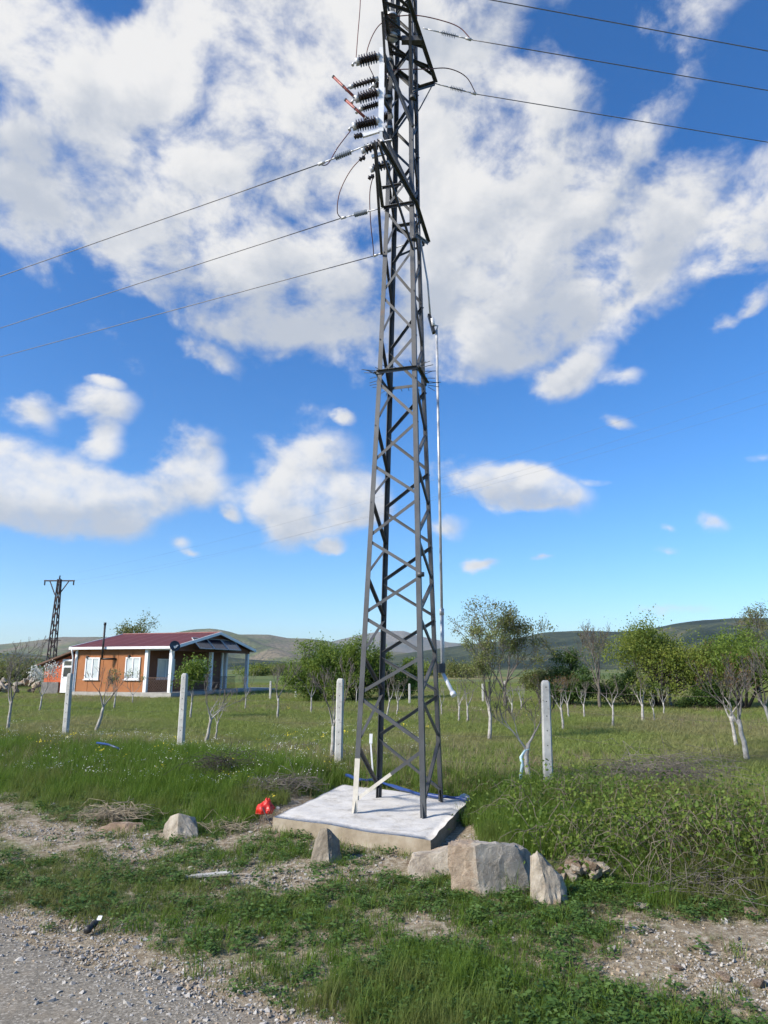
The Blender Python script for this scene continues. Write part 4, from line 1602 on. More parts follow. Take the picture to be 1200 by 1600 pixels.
class LB:
    """leaf collector: leaf quads are made in bulk"""
    def __init__(self):
        self.c, self.s = [], []
        self.v = True

    def build(self, name, mtl, parent, seed=0):
        C = np.concatenate(self.c)
        Z = np.concatenate(self.s)[:, None]
        r = np.random.default_rng(len(C))
        nrm = r.normal(size=C.shape) + np.array([0, 0, .5])
        nrm /= np.linalg.norm(nrm, axis=1)[:, None]
        h = r.normal(size=C.shape)
        u = np.cross(nrm, h)
        u /= np.linalg.norm(u, axis=1)[:, None]
        w = np.cross(nrm, u)
        V = np.stack([C - u * Z, C - w * Z * .55 + nrm * Z * .12, C + u * Z, C + w * Z * .55 + nrm * Z * .12], 1).reshape(-1, 3)
        n = len(C)
        me = bpy.data.meshes.new(name)
        me.vertices.add(4 * n)
        me.vertices.foreach_set('co', V.astype(np.float32).ravel())
        me.loops.add(4 * n)
        me.loops.foreach_set('vertex_index', np.arange(4 * n, dtype=np.int32))
        me.polygons.add(n)
        me.polygons.foreach_set('loop_start', np.arange(0, 4 * n, 4, dtype=np.int32))
        me.update(calc_edges=True)
        return link(name, me, mtl, parent)


def leaves_at(r, pts, per, rad, size, lb):
    P = np.array([tuple(p) for p in pts], float)
    k = r.poisson(per, len(P))
    C = np.repeat(P, k, 0)
    if len(C) == 0:
        return
    lb.c.append(C + r.normal(0, rad, C.shape))
    lb.s.append(size * r.uniform(.6, 1.35, len(C)))


def tube_list(out, mb, dmax, lo=0, hi=99, min_r=.004, zfrom=None):
    for path, rs, dep in out:
        if lo <= dep <= hi:
            n = 7 if dep == dmax else (5 if dep >= dmax - 1 else (4 if dep >= 1 else 3))
            mb.tube(path, [max(q, min_r) for q in rs], n, cap=False)


def orchard_tree(seed, foot, h, label, rad=.05, lean=(0, 0), fork=.4, depth=3, leaf=None, per=0, lrad=.06, lsize=.02, bark=None, spread=.55, group='whitewashed orchard trees', cat='tree', nlimb=3, curve=0):
    """short limewashed trunk that forks low into bare upward branches"""
    r = np.random.default_rng(seed)
    root = tag(empty('orchard_tree', foot), label, cat, group)
    th = h * fork
    path, rs = [], []
    for i in range(7):
        u = i / 6
        path.append(Vector((lean[0] * th * u + curve * math.sin(u * math.pi) * .12 + r.normal(0, .006), lean[1] * th * u + r.normal(0, .006), th * u - .04)))
        rs.append(rad * (1.25 - .45 * u))
    out, tips = [], []
    for k in range(nlimb):
        a = 6.28 * k / nlimb + r.uniform(-.5, .5)
        d = Vector((math.cos(a) * spread + lean[0] * .4, math.sin(a) * spread, 1)).normalized()
        grow(r, path[-1 - (k % 2)].copy(), d, h * .30 * r.uniform(.8, 1.2), rad * .55, depth, out, tips, .5, .70, .22)
    zmax = max(q.z for pth, _, _ in out for q in pth)
    kk = h / zmax
    for pth, _, _ in out:
        for q in pth:
            q *= kk
    for q in path:
        q *= kk
    tips = [(q[0] * kk, q[1]) for q in tips]
    MB().tube(path, rs, 9).build('trunk', bark or m_bark_w, root)
    mb = MB()
    tube_list(out, mb, depth, min_r=.0045)
    mb.build('branches', bark or m_bark_w, root)
    if leaf is not None and per:
        lb = LB()
        leaves_at(r, [q[0] for q in tips], per, lrad, lsize, lb)
        if lb.c:
            lb.build('leaves', leaf, root)
    return root


def G_(px, py):
    return ground(px, py)


def hgt(foot, pytop):
    """height of something standing at foot whose top shows at pixel row pytop"""
    p = atY(600, pytop, foot.y)
    return p.z - foot.z


OT = [  # px base x, y, top y, trunk radius, lean, fork, depth, leaf material, per, label, extras
    (12, 1141, 985, .06, (.02, 0), .40, 3, None, 0, 'bare orchard tree half cut off by the left edge of the photo', {}),
    (62, 1112, 1035, .05, (.05, 0), .38, 3, lf_wht, 7, 'small orchard tree covered in white blossom in front of the orange annex', dict(lsize=.04, lrad=.09)),
    (150, 1143, 1035, .065, (.22, 0), .48, 3, None, 0, 'leaning bare orchard tree left of the house windows', {}),
    (178, 1108, 1040, .05, (.05, 0), .36, 3, lf_bud, 3, 'young tree with green shoots in front of the left house window', dict(lsize=.03)),
    (207, 1100, 1040, .04, (-.05, 0), .3, 3, lf_grn, 3, 'small tree with green shoots in front of the right house window', dict(lsize=.03)),
    (297, 1124, 1030, .05, (.04, 0), .42, 3, lf_grn, 26, 'leafy green young tree in front of the house porch', dict(lsize=.045, lrad=.16, spread=.3)),
    (321, 1161, 1040, .055, (.18, 0), .42, 3, None, 0, 'bare forked orchard tree beside the fence post before the porch', dict(spread=.75)),
    (336, 1158, 1085, .03, (.1, 0), .7, 2, None, 0, 'thin pale orchard trunk close behind the forked tree by the porch', {}),
    (383, 1109, 1040, .04, (.03, 0), .34, 3, None, 0, 'bare young tree in front of the rightmost porch pillar', dict(bark=None)),
    (434, 1124, 1028, .05, (.0, 0), .45, 3, None, 0, 'bare orchard tree midway between the porch and the green trees', {}),
    (486, 1116, 1040, .045, (.0, 0), .40, 3, None, 0, 'bare orchard tree in front of the left green leafy tree', {}),
    (519, 1187, 1015, .06, (.02, 0), .52, 3, None, 0, 'bare orchard tree right behind the fence post left of the tower', dict(spread=.55)),
    (604, 1120, 1040, .045, (.18, 0), .42, 3, None, 0, 'leaning bare orchard tree seen through the tower legs, left one', {}),
    (620, 1119, 1048, .04, (.1, 0), .42, 3, lf_bud, 1, 'bare orchard tree seen through the tower legs, right one', {}),
    (690, 1119, 1060, .035, (.0, 0), .45, 3, None, 0, 'small bare orchard tree just right of the tower legs', {}),
    (717, 1128, 1050, .045, (.05, 0), .45, 3, None, 0, 'bare orchard tree under the handle of the operating rod, left one', {}),
    (731, 1129, 1046, .045, (.0, 0), .45, 3, None, 0, 'bare orchard tree under the handle of the operating rod, right one', {}),
    (833, 1223, 1055, .055, (-.06, 0), .55, 3, lf_bud, 1, 'curved forked orchard tree with a pale ribbon, left of the nearest post', dict(spread=.8, curve=-.8, nlimb=2)),
    (881, 1141, 1050, .045, (-.08, 0), .52, 3, lf_brn, 3, 'bare orchard tree close to the right of the nearest post', {}),
    (889, 1122, 1050, .04, (-.05, 0), .46, 3, lf_brn, 3, 'thin orchard tree with bronze buds beside the tree near the post', {}),
    (913, 1123, 1060, .04, (.02, 0), .5, 3, None, 0, 'straight bare orchard tree before the dark green bushes', {}),
    (958, 1136, 1050, .045, (.05, 0), .55, 3, lf_bud, 1, 'bare orchard tree with a forked top before the grey leafless tree', {}),
    (1005, 1129, 1045, .06, (.03, 0), .5, 3, lf_bud, 2, 'thick pale orchard tree in front of the yellow green tree', {}),
    (1023, 1128, 1075, .03, (-.05, 0), .6, 2, None, 0, 'thin pale trunk just right of the thick pale orchard tree', {}),
    (1038, 1118, 1070, .035, (.0, 0), .5, 2, None, 0, 'slim bare trunk under the right side of the yellow green tree', {}),
    (1168, 1190, 1010, .065, (-.1, 0), .5, 3, lf_brn, 3, 'nearest bare orchard tree on the far right of the meadow', dict(spread=.75)),
    (1152, 1168, 1030, .055, (-.12, 0), .5, 3, lf_brn, 3, 'leaning orchard tree just behind the nearest one on the far right', dict(spread=.7)),
    (1147, 1132, 1035, .045, (-.1, 0), .5, 3, None, 0, 'slender orchard tree left of the leaning ones on the far right', {}),
    (1215, 1165, 1000, .06, (-.2, 0), .55, 3, None, 0, 'bare orchard tree leaning in from the right edge of the photo', dict(spread=.8)),
    (800, 1118, 1060, .035, (.05, 0), .45, 3, None, 0, 'small bare orchard tree just left of the taller olive-leaved tree trunk', {}),
    (815, 1110, 1062, .035, (.0, 0), .45, 3, None, 0, 'small bare orchard tree behind the curved ribbon tree', {}),
    (557, 1100, 1050, .035, (.0, 0), .45, 2, None, 0, 'small pale orchard trunk before the right green leafy tree', {}),
]
for i, (bx, by, ty, rad, lean, fork, dep, lf, per, lab, ex) in enumerate(OT):
    f_ = G_(bx, by)
    near = rad >= .05
    orchard_tree(300 + i, f_, hgt(f_, ty) * .95, lab, rad * .68, lean, fork * (.92 if near else 1), dep + (1 if near else 0), lf, per * (.55 if near else 1), **ex)


def tall_tree(seed, foot, h, label, leaf, per, lsize, lrad, rad=.08, spread=.4, depth=5, nlimb=4, fork=.22, bark=None, ratio=.72, group=None, up=.2, min_r=.006, name='tree', wide=.8):
    r = np.random.default_rng(seed)
    root = tag(empty(name, foot), label, 'tree', group)
    th = h * fork
    path = [Vector((r.normal(0, .02), r.normal(0, .02), th * i / 4 - .06)) for i in range(5)]
    out, tips = [], []
    for k in range(nlimb):
        a = 6.28 * k / nlimb + r.uniform(-.4, .4)
        d = Vector((math.cos(a) * spread, math.sin(a) * spread, 1)).normalized()
        grow(r, path[-1 - (k % 2)].copy(), d, h * .27 * r.uniform(.8, 1.15), rad * .62, depth, out, tips, .42, ratio, up, 2, 3, 4, .2)
    zmax = max(q.z for pth, _, _ in out for q in pth)
    kk = (h - lsize) / zmax
    kx = max(kk, wide)
    for pth, _, _ in out:
        for q in pth:
            q.x, q.y, q.z = q.x * kx, q.y * kx, q.z * kk
    for q in path:
        q.z *= kk
    tips = [(Vector((q[0].x * kx, q[0].y * kx, q[0].z * kk)), q[1]) for q in tips]
    MB().tube(path, [rad * (1.3 - .12 * i) for i in range(5)], 9).build('trunk', bark or m_bark, root)
    mb = MB()
    tube_list(out, mb, depth, min_r=min_r)
    mb.build('branches', bark or m_bark, root)
    lb = LB()
    if len(tips) > 900:
        tips = [tips[int(i)] for i in r.choice(len(tips), 900, replace=False)]
    leaves_at(r, [q[0] for q in tips], per, lrad, lsize, lb)
    if lb.c:
        lb.build('crown', leaf, root)
    return root


def dense_tree(seed, foot, h, w, label, leaf, n, lsize, bark=None, group=None, lo=.12, leaf2=None, clumps=70, name='tree', lumps=6):
    """broad leafy crown: clumps of leaves through a lumpy volume, limbs inside it"""
    r = np.random.default_rng(seed)
    root = tag(empty(name, foot), label, 'tree' if name == 'tree' else 'bush', group)
    lum = [(r.uniform(-.27, .27) * w, r.uniform(-.27, .27) * w, h * r.uniform(lo + .22, .74), r.uniform(.24, .36) * w, r.uniform(.16, .27) * h) for _ in range(lumps)]
    lum.append((0, 0, h * .72, .25 * w, .27 * h))
    cs = []
    while len(cs) < clumps:
        L_ = lum[int(r.integers(0, len(lum)))]
        v = r.normal(size=3)
        v /= np.linalg.norm(v)
        q = r.uniform(.45, 1.05)
        c = Vector((L_[0] + v[0] * L_[3] * q, L_[1] + v[1] * L_[3] * q, L_[2] + v[2] * L_[4] * q))
        if c.z > h * lo:
            cs.append(c)
    # limbs to the clumps
    mb = MB()
    for k in range(4):
        a = 6.28 * k / 4 + r.uniform(-.4, .4)
        mb.tube([Vector((.05 * math.cos(a), .05 * math.sin(a), -.05)), Vector((.12 * w * math.cos(a), .12 * w * math.sin(a), h * .25)), Vector((.18 * w * math.cos(a), .18 * w * math.sin(a), h * .55))], [.022 * h, .016 * h, .007 * h], 6)
    mb.build('trunk', bark or m_bark_d, root)
    mb = MB()
    for c in cs[::2]:
        a = Vector((c.x * .35, c.y * .35, min(c.z * .5, h * .4)))
        m1 = a.lerp(c, .5) + Vector(r.normal(0, .03 * w, 3))
        mb.tube([a, m1, c], [.009 * h, .006 * h, .003 * h], 4, cap=False)
    mb.build('branches', bark or m_bark_d, root)
    lb = LB()
    per = 3.0 * n / clumps
    cr = w * .062
    for c in cs:
        k = r.uniform(.4, 1.6)
        leaves_at(r, [c], per * k, cr * r.uniform(.6, 1.15), lsize, lb)
    lb.build('crown', leaf, root)
    return root


BG = 'leafy trees behind the orchard'
f_ = G_(766, 1158)
tall_tree(501, f_, hgt(f_, 948), 'tall slender pale-trunked tree with sparse tiny leaves between the tower and the nearest post', lf_bud, 6, .022, .06, .042, .26, 5, 4, .36, m_bark_w, group=BG, wide=.4, min_r=.004)
f2 = G_(790, 1106)
tall_tree(502, f2, hgt(f2, 936), 'taller fuller sparse tree with small olive leaves behind the slender pale-trunked tree', lf_olv, 7.5, .042, .12, .07, .46, 5, 5, .22, m_bark, group=BG, wide=1.1)
f2 = G_(1030, 1106)
dense_tree(511, f2, hgt(f2, 972), 5.0, 'broad yellow green leafy tree on the right behind the orchard', lf_yel, 7000, .048, group=BG, clumps=130, lo=.2)
f2 = G_(938, 1108)
tall_tree(512, f2, hgt(f2, 968), 'grey nearly leafless tree left of the broad yellow green tree', lf_bud, .5, .03, .1, .06, .28, 5, 4, .3, m_bark, group=BG)
f2 = G_(1165, 1108)
dense_tree(513, f2, hgt(f2, 985), 4.4, 'dark green leafy tree at the right edge behind the orchard', lf_grn, 6500, .045, group=BG, clumps=120, lo=.1)
f2 = G_(1188, 1100)
tall_tree(514, f2, hgt(f2, 946), 'sparse olive tree top rising behind the dark green tree at the right edge', lf_olv, 4, .04, .13, .08, .35, 5, 4, .2, m_bark, group=BG)
f2 = G_(1115, 1106)
dense_tree(515, f2, hgt(f2, 1000), 2.2, 'olive green leafy tree between the broad yellow green and the dark green tree', lf_olv, 3000, .042, group=BG, clumps=70)
f2 = G_(1100, 1108)
dense_tree(516, f2, hgt(f2, 1062), 2.2, 'low dark bush under the gap between the right-hand trees', lf_drk, 2400, .045, group=BG, clumps=40, name='bush', lo=.0)
f2 = G_(890, 1104)
dense_tree(517, f2, hgt(f2, 1018), 2.6, 'dark green bush just right of the nearest fence post', lf_drk, 4500, .045, group=BG, clumps=80, name='bush', lo=.0)
f2 = G_(985, 1105)
dense_tree(518, f2, hgt(f2, 1050), 2.6, 'dark low thicket under the broad yellow green tree', lf_drk, 2600, .045, group=BG, clumps=50, name='bush', lo=.0)
f2 = G_(850, 1100)
dense_tree(519, f2, hgt(f2, 1030), 2.4, 'brownish olive bush behind the nearest fence post', lf_olv, 3000, .045, group=BG, clumps=60, name='bush', lo=.0)
f2 = G_(490, 1096)
dense_tree(521, f2, hgt(f2, 998), 4.0, 'fresh green leafy tree, leftmost behind the tower', lf_grn, 6500, .05, group=BG, clumps=120, lo=.06)
f2 = G_(556, 1096)
dense_tree(522, f2, hgt(f2, 994), 3.6, 'fresh green leafy tree partly hidden by the left tower legs', lf_grn, 6000, .05, group=BG, clumps=110, lo=.06)
f2 = G_(600, 1094)
dense_tree(523, f2, hgt(f2, 1012), 2.2, 'yellowish green small tree seen through the tower', lf_yel, 3000, .05, group=BG, clumps=70, lo=.06)
f2 = G_(637, 1092)
dense_tree(524, f2, hgt(f2, 1030), 2.4, 'green rounded tree seen between the right tower legs', lf_grn, 3500, .05, group=BG, clumps=70, lo=.06)
f2 = atY(195, 1078, 56)
f2.z = float(T(f2.x, f2.y))
tall_tree(531, f2, hgt(f2, 955), 'leafy tree rising behind the red roof of the house', lf_olv, 8, .075, .22, .14, .34, 4, 5, .25, m_bark, group=BG)
f2 = atY(25, 1070, 60)
f2.z = float(T(f2.x, f2.y))
dense_tree(532, f2, hgt(f2, 1030), 8.5, 'grey green thicket of bushes at the left edge behind the annex', lf_olv, 2200, .09, group=BG, clumps=90, name='bush', lo=.0)
# far hedgerow pieces on the plain
HG = 'far hedgerow bushes on the plain'
for i, (bx, Y, ty, w, lf, lab) in enumerate([
        (405, 150, 1048, 9, lf_yel, 'far yellowish bush on the plain right of the porch'), (440, 170, 1046, 12, lf_olv, 'far olive bush on the plain left of the green trees'),
        (425, 230, 1050, 16, lf_grn, 'farthest green bush on the plain between porch and green trees'), (665, 140, 1050, 10, lf_yel, 'far yellowish bush on the plain just right of the tower'),
        (715, 120, 1042, 9, lf_olv, 'far olive bush on the plain beside the operating rod handle'), (740, 160, 1046, 12, lf_yel, 'far yellow green bush behind the slender pale-trunked tree')]):
    f2 = atY(bx, 1060, Y)
    f2.z = float(T(f2.x, f2.y))
    dense_tree(540 + i, f2, max(2.0, hgt(f2, ty)), w, lab, lf, 1500, .16, group=HG, clumps=40, name='bush', lo=.0)

# ------------------------------------------------------------------ house
HN = Vector((-12.0, 40.0, 0))
HR = math.atan2(-.302, .953)
gz = .78
HN.z = gz
house = tag(empty('house', HN, HR), 'single-storey ochre house with dark red roof, white pillars and a corner porch', 'house')
Lh, Wh = 6.6, 8.8
EAVE, PEAK = 2.62, 3.58
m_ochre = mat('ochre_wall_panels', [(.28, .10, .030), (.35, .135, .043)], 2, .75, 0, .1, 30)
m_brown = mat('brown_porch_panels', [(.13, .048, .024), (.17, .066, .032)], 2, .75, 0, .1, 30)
m_roof = mat('dark_red_metal_roof', [(.115, .022, .026), (.15, .032, .034)], 3, .55, .1)
m_trim = mat('white_trim', [(.70, .71, .72), (.80, .80, .80)], 4, .5)
m_glass = mat('window_glass_curtained', [(.42, .48, .50), (.58, .62, .62)], 1.5, .12, 0, 0)
m_dglass = mat('dark_window_glass', [(.02, .025, .03), (.05, .06, .065)], 2, .08)
m_plinth = mat('house_plinth_concrete', [(.30, .28, .25), (.42, .40, .36)], 4, .9, 0, .4, 20)
PX = 1.62                                  # porch depth along the long side
WB = 8.0                                   # the walls end here, the roof goes on over a side porch


def hp(mb, name, m_, parent=None):
    return mb.build(name, m_, parent or house)


hp(MB().box((-Lh - .1, -.15, -.5), (.18, Wh + .1, .12)), 'plinth', m_plinth)
# wall core behind the panels, then the panels one by one
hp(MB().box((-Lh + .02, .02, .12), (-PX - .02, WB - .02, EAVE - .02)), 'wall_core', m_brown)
xs_ = np.linspace(-Lh, -PX, 6)
for a, b_ in zip(xs_[:-1], xs_[1:]):
    hp(MB().box((a + .012, -.03, .125), (b_ - .012, .025, EAVE - .03)), 'wall_panel', m_ochre)
ys_ = np.linspace(.03, WB, 8)
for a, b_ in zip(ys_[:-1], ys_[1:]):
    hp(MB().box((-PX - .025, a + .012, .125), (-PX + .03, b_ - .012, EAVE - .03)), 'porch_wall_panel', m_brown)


def window(cx, z0, w, h, face, cat_='window', glass=None, mull=1):
    """face 'front' = long side (y=-.03), 'porch' = gable side (x=-PX+.03)"""
    def pt(u, d, z):
        return (u, -.03 - d, z) if face == 'front' else (-PX + .03 + d, u, z)

    def bx(u0, u1, d0, d1, z0_, z1_):
        p, q = pt(u0, d0, z0_), pt(u1, d1, z1_)
        lo_ = tuple(min(a, b) for a, b in zip(p, q))
        hi_ = tuple(max(a, b) for a, b in zip(p, q))
        return lo_, hi_
    f = .07
    mb = MB()
    mb.box(*bx(cx - w / 2, cx + w / 2, .004, .055, z0 + h - f, z0 + h))
    mb.box(*bx(cx - w / 2, cx + w / 2, .004, .055, z0, z0 + f))
    mb.box(*bx(cx - w / 2, cx - w / 2 + f, .004, .055, z0 + f, z0 + h - f))
    mb.box(*bx(cx + w / 2 - f, cx + w / 2, .004, .055, z0 + f, z0 + h - f))
    fr = hp(mb, 'window', m_trim)
    hp(MB().box(*bx(cx - f * .55, cx + f * .55, .006, .05, z0 + f, z0 + h - f)), 'mullion', m_trim, fr)
    for u0, u1 in ((cx - w / 2 + f, cx - f * .55), (cx + f * .55, cx + w / 2 - f)):
        hp(MB().box(*bx(u0, u1, .008, .02, z0 + f, z0 + h - f)), 'pane', glass or m_glass, fr)
    hp(MB().box(*bx(cx - w / 2 - .05, cx + w / 2 + .05, .003, .10, z0 - .05, z0 - .004)), 'sill', m_trim, fr)


window(-5.35, .82, 1.0, 1.25, 'front')
window(-2.55, .82, 1.0, 1.25, 'front')
window(1.75, .85, 1.7, 1.15, 'porch')
window(5.3, .85, 1.7, 1.15, 'porch')
# pillars
for (x_, y_) in ((-PX + .02, -.06), (.02, -.06), (.02, 4.1), (.02, Wh - .1), (-PX, WB + .1), (-PX, Wh - .1)):
    hp(MB().box((x_ - .10, y_ - .10, .12), (x_ + .10, y_ + .10, EAVE - .03)), 'pillar', m_trim)
hp(MB().box((-Lh - .02, -.075, .12), (-Lh + .14, -.034, EAVE - .03)), 'corner_trim', m_trim)
hp(MB().box((.0, -.08, EAVE - .2), (.14, Wh, EAVE - .03)), 'porch_beam', m_brown)
hp(MB().box((-PX, -.08, EAVE - .16), (-.002, .06, EAVE - .03)), 'porch_beam', m_trim)
# gable wall above the porch beam
yc = Wh / 2 + .0
mb = MB()
mb.add([(.02, -.2, EAVE - .03), (.02, Wh + .2, EAVE - .03), (.02, yc, PEAK - .08), (.10, -.2, EAVE - .03), (.10, Wh + .2, EAVE - .03), (.10, yc, PEAK - .08)],
       [(0, 1, 2), (5, 4, 3), (0, 3, 4, 1), (1, 4, 5, 2), (2, 5, 3, 0)])
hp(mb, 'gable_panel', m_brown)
mb = MB()
mb.add([(-Lh, .0, EAVE - .03), (-Lh, WB, EAVE - .03), (-Lh, yc, PEAK - .1), (-Lh + .06, .0, EAVE - .03), (-Lh + .06, WB, EAVE - .03), (-Lh + .06, yc, PEAK - .1)],
       [(2, 1, 0), (3, 4, 5), (1, 4, 3, 0), (2, 5, 4, 1), (0, 3, 5, 2)])
hp(mb, 'gable_panel', m_ochre)
hp(MB().box((-Lh - .05, -.1, EAVE - .03), (.1, Wh + .1, EAVE - .004)), 'ceiling', m_brown)
# roof sheets
ov = .30
for side_ in (0, 1):
    y0, y1 = (-ov, yc) if side_ == 0 else (Wh + ov, yc)
    zs_ = EAVE - .0
    xs_ = np.linspace(-Lh - .25, .40, 8)
    slope_d = Vector((0, y1 - y0, PEAK - EAVE)).normalized()
    nrm = Vector((0, -(PEAK - EAVE), (y1 - y0))).normalized()
    if nrm.z < 0:
        nrm = -nrm
    for a, b_ in zip(xs_[:-1], xs_[1:]):
        mb = MB()
        cols = np.linspace(a + .004, b_ - .004, 9)
        vs, fs = [], []
        for i, cx in enumerate(cols):
            hgt_ = .012 + (.028 if i % 2 else 0) + (.02 if i == 0 else 0)
            for (yy, zz) in ((y0, zs_), (y1, PEAK)):
                q = Vector((cx, yy, zz)) + nrm * (hgt_ + .03)
                vs.append(tuple(q))
                q = Vector((cx, yy, zz)) + nrm * .005
                vs.append(tuple(q))
        for i in range(8):
            k = i * 4
            fs += [(k, k + 4, k + 6, k + 2), (k + 1, k + 3, k + 7, k + 5), (k, k + 1, k + 5, k + 4)]
        mb.add(vs, fs)
        hp(mb, 'roof_sheet', m_roof)
hp(MB().tube([(-Lh - .25, yc, PEAK + .06), (.41, yc, PEAK + .06)], .06, 6, sm=False), 'ridge_cap', m_roof)
# fascias and gutters
hp(MB().box((-Lh - .26, -ov - .10, EAVE - .09), (.42, -ov - .008, EAVE + .05)), 'gutter', m_trim)
hp(MB().box((-Lh - .26, Wh + ov + .008, EAVE - .09), (.42, Wh + ov + .10, EAVE + .05)), 'gutter', m_trim)
for x_ in (.43, -Lh - .28):
    for y0 in (-ov, Wh + ov):
        hp(MB().bar((x_, y0, EAVE + .0), (x_, yc, PEAK + .02), .05, .17), 'verge_board', m_trim)
# downpipes and stovepipe
for x_ in (-Lh - .06, .16):
    hp(MB().tube([(x_, -ov - .05, EAVE - .08), (x_, -ov - .03, EAVE - .2), (x_, -.20, EAVE - .55), (x_, -.20, .15)], .045, 8), 'downpipe', m_trim)
hp(MB().tube([(-3.75, -.03, 1.98), (-4.35, -.5, 1.98)], .06, 10).tube([(-4.35, -.5, 1.93), (-4.35, -.5, 3.95)], .06, 10).tube([(-4.35, -.5, 3.9), (-4.35, -.5, 4.06)], .075, 10), 'stovepipe', M['black'])
for (x_, z_2) in ((-5.75, 2.02), (-2.85, 2.05)):
    hp(MB().box((x_ - .06, -.12, z_2), (x_ + .06, -.03, z_2 + .14)), 'wall_lamp', M['black'])
hp(MB().box((.0, Wh * .5, -.45), (.42, Wh + 3.5, .05)), 'terrace_wall', m_plinth)
hp(MB().box((-1.5, Wh + .101, -.45), (-.001, Wh + 3.5, .10)), 'terrace_slab', m_plinth)
# trellis railing on the porch
m_tr = mat('brown_trellis', [(.10, .055, .035), (.15, .085, .055)], 5, .8)
for (a, b_) in (((-PX + .15, -.05), (-.1, -.05)), ((.02, .1), (.02, 3.95)), ((.02, 4.25), (.02, 7.2))):
    A, B = Vector((*a, 0)), Vector((*b_, 0))
    Ln = (B - A).length
    mb = MB()
    mb.bar(A + Vector((0, 0, .92)), B + Vector((0, 0, .92)), .03, .035)
    n = int(Ln / .16)
    for i in range(-4, n):
        for sgn in (0, 1):
            u0, u1 = i * .16, i * .16 + .74
            z0_, z1_ = (.14, .90) if sgn == 0 else (.90, .14)
            lo_, hi_ = max(u0, 0), min(u1, Ln)
            if hi_ - lo_ < .05:
                continue
            fz = lambda u: z0_ + (z1_ - z0_) * (u - u0) / (u1 - u0)
            offv = Vector((.006 * (1 if sgn else -1), .006 * (1 if sgn else -1), 0))
            mb.bar(A.lerp(B, lo_ / Ln) + Vector((0, 0, fz(lo_))) + offv, A.lerp(B, hi_ / Ln) + Vector((0, 0, fz(hi_))) + offv, .008, .014)
    hp(mb, 'trellis', m_tr)

HM = Matrix.Translation(HN) @ Matrix.Rotation(HR, 4, 'Z')


def hw(x_, y_, z_2):
    return HM @ Vector((x_, y_, z_2))


# solar panels on the porch front
m_pv = mat('solar_cells', [(.008, .010, .022), (.016, .019, .035)], 6, .15)
m_pv_pale = mat('pale_solar_cells', [(.05, .06, .08), (.10, .11, .13)], 3, .1)  # paler base colour and slightly smoother surface for the rightmost panel
for i, (y_, lab, mm) in enumerate([(2.35, 'leftmost of the three solar panels on the porch gable', m_pv), (4.0, 'middle one of the three solar panels on the porch gable', m_pv), (5.65, 'rightmost and palest of the three solar panels on the porch gable', m_pv_pale)]):
    r_ = tag(empty('solar_panel', hw(.16, y_, EAVE + .12), HR), lab, 'solar panel', 'solar panels on the porch')
    th = R(-32)
    p0, p1 = Vector((.62, 0, -.16)), Vector((.02, 0, .46))
    dv = (p1 - p0)
    nn = dv.cross(Vector((0, 1, 0))).normalized()
    if nn.x < 0:
        nn = -nn
    mb = MB().bar(p0, p1, 1.5, .03, nn)
    mb.build('cells', mm, r_)
    mb = MB()
    off3 = nn * .012
    mb.bar(p0 + off3 + Vector((0, -.77, 0)), p1 + off3 + Vector((0, -.77, 0)), .035, .05, nn)
    mb.bar(p0 + off3 + Vector((0, .77, 0)), p1 + off3 + Vector((0, .77, 0)), .035, .05, nn)
    mb.bar(p0 + off3 + Vector((0, -.752, 0)), p0 + off3 + Vector((0, .752, 0)), .035, .05, nn)
    mb.bar(p1 + off3 + Vector((0, -.752, 0)), p1 + off3 + Vector((0, .752, 0)), .035, .05, nn)
    mb.build('frame', M['galv'], r_)
    MB().bar((-.03, -.5, -.18), p0 + Vector((-.06, -.5, -.04)), .03, .03).bar((-.03, .5, -.18), p0 + Vector((-.06, .5, -.04)), .03, .03).build('bracket', M['tower'], r_)
# satellite dish at the porch corner
r_ = tag(empty('satellite_dish', hw(.30, -.30, EAVE - .3), HR), 'dark satellite dish on the near corner of the porch roof', 'satellite dish')
mb = MB()
ddir = Vector((.75, -.55, .25)).normalized()
mb.lathe(Vector((.1, -.1, .35)), ddir, [(-.08, 0.001), (-.072, .115), (-.04, .22), (.0, .30), (.012, .305), (-.028, .23), (-.06, .115), (-.068, .001)], 20)
mb.build('dish', mat('dark_blue_dish', [(.025, .03, .045), (.04, .045, .06)], 5, .4), r_)
MB().tube([Vector((.1, -.1, .22)), Vector((.1, -.1, .2)) + ddir * .42], .012, 6).tube([Vector((.1, -.1, .24)) + ddir * .40, Vector((.1, -.1, .24)) + ddir * .5], .035, 8).build('feed_arm', M['galv'], r_)
MB().tube([(-.06, .08, -.1), (.06, -.04, .05), (.1 - .05, -.05, .33)], .022, 8).build('mast', M['galv'], r_)

# orange annex with white door
an = atY(112, 1080, 43.5)
AN = Vector((an.x, an.y, gz))
annex = tag(empty('annex', AN, HR), 'orange-red lean-to annex with a white door at the left of the house', 'shed')
m_orange = mat('orange_red_plaster', [(.42, .085, .028), (.50, .115, .04)], 3, .85, 0, .2, 25)
m_stonew = mat('grey_stone_base', [(.10, .095, .09), (.2, .19, .18)], 6, .9, 0, .6, 10)
mb = MB()
mb.add([(-2.2, 0, 0), (.15, 0, 0), (.15, 3, 0), (-2.2, 3, 0), (-2.2, 0, 1.62), (.15, 0, 2.38), (.15, 3, 2.38), (-2.2, 3, 1.62)],
       [(3, 2, 1, 0), (4, 5, 6, 7), (0, 1, 5, 4), (1, 2, 6, 5), (2, 3, 7, 6), (3, 0, 4, 7)])
mb.build('wall', m_orange, annex)
MB().bar((-2.6, 1.4, 1.62), (.32, 1.4, 2.56), 3.5, .09).build('roof', m_tr, annex)
MB().box((-2.25, -.10, -.1), (-.98, -.004, .62)).build('stone_base', m_stonew, annex)
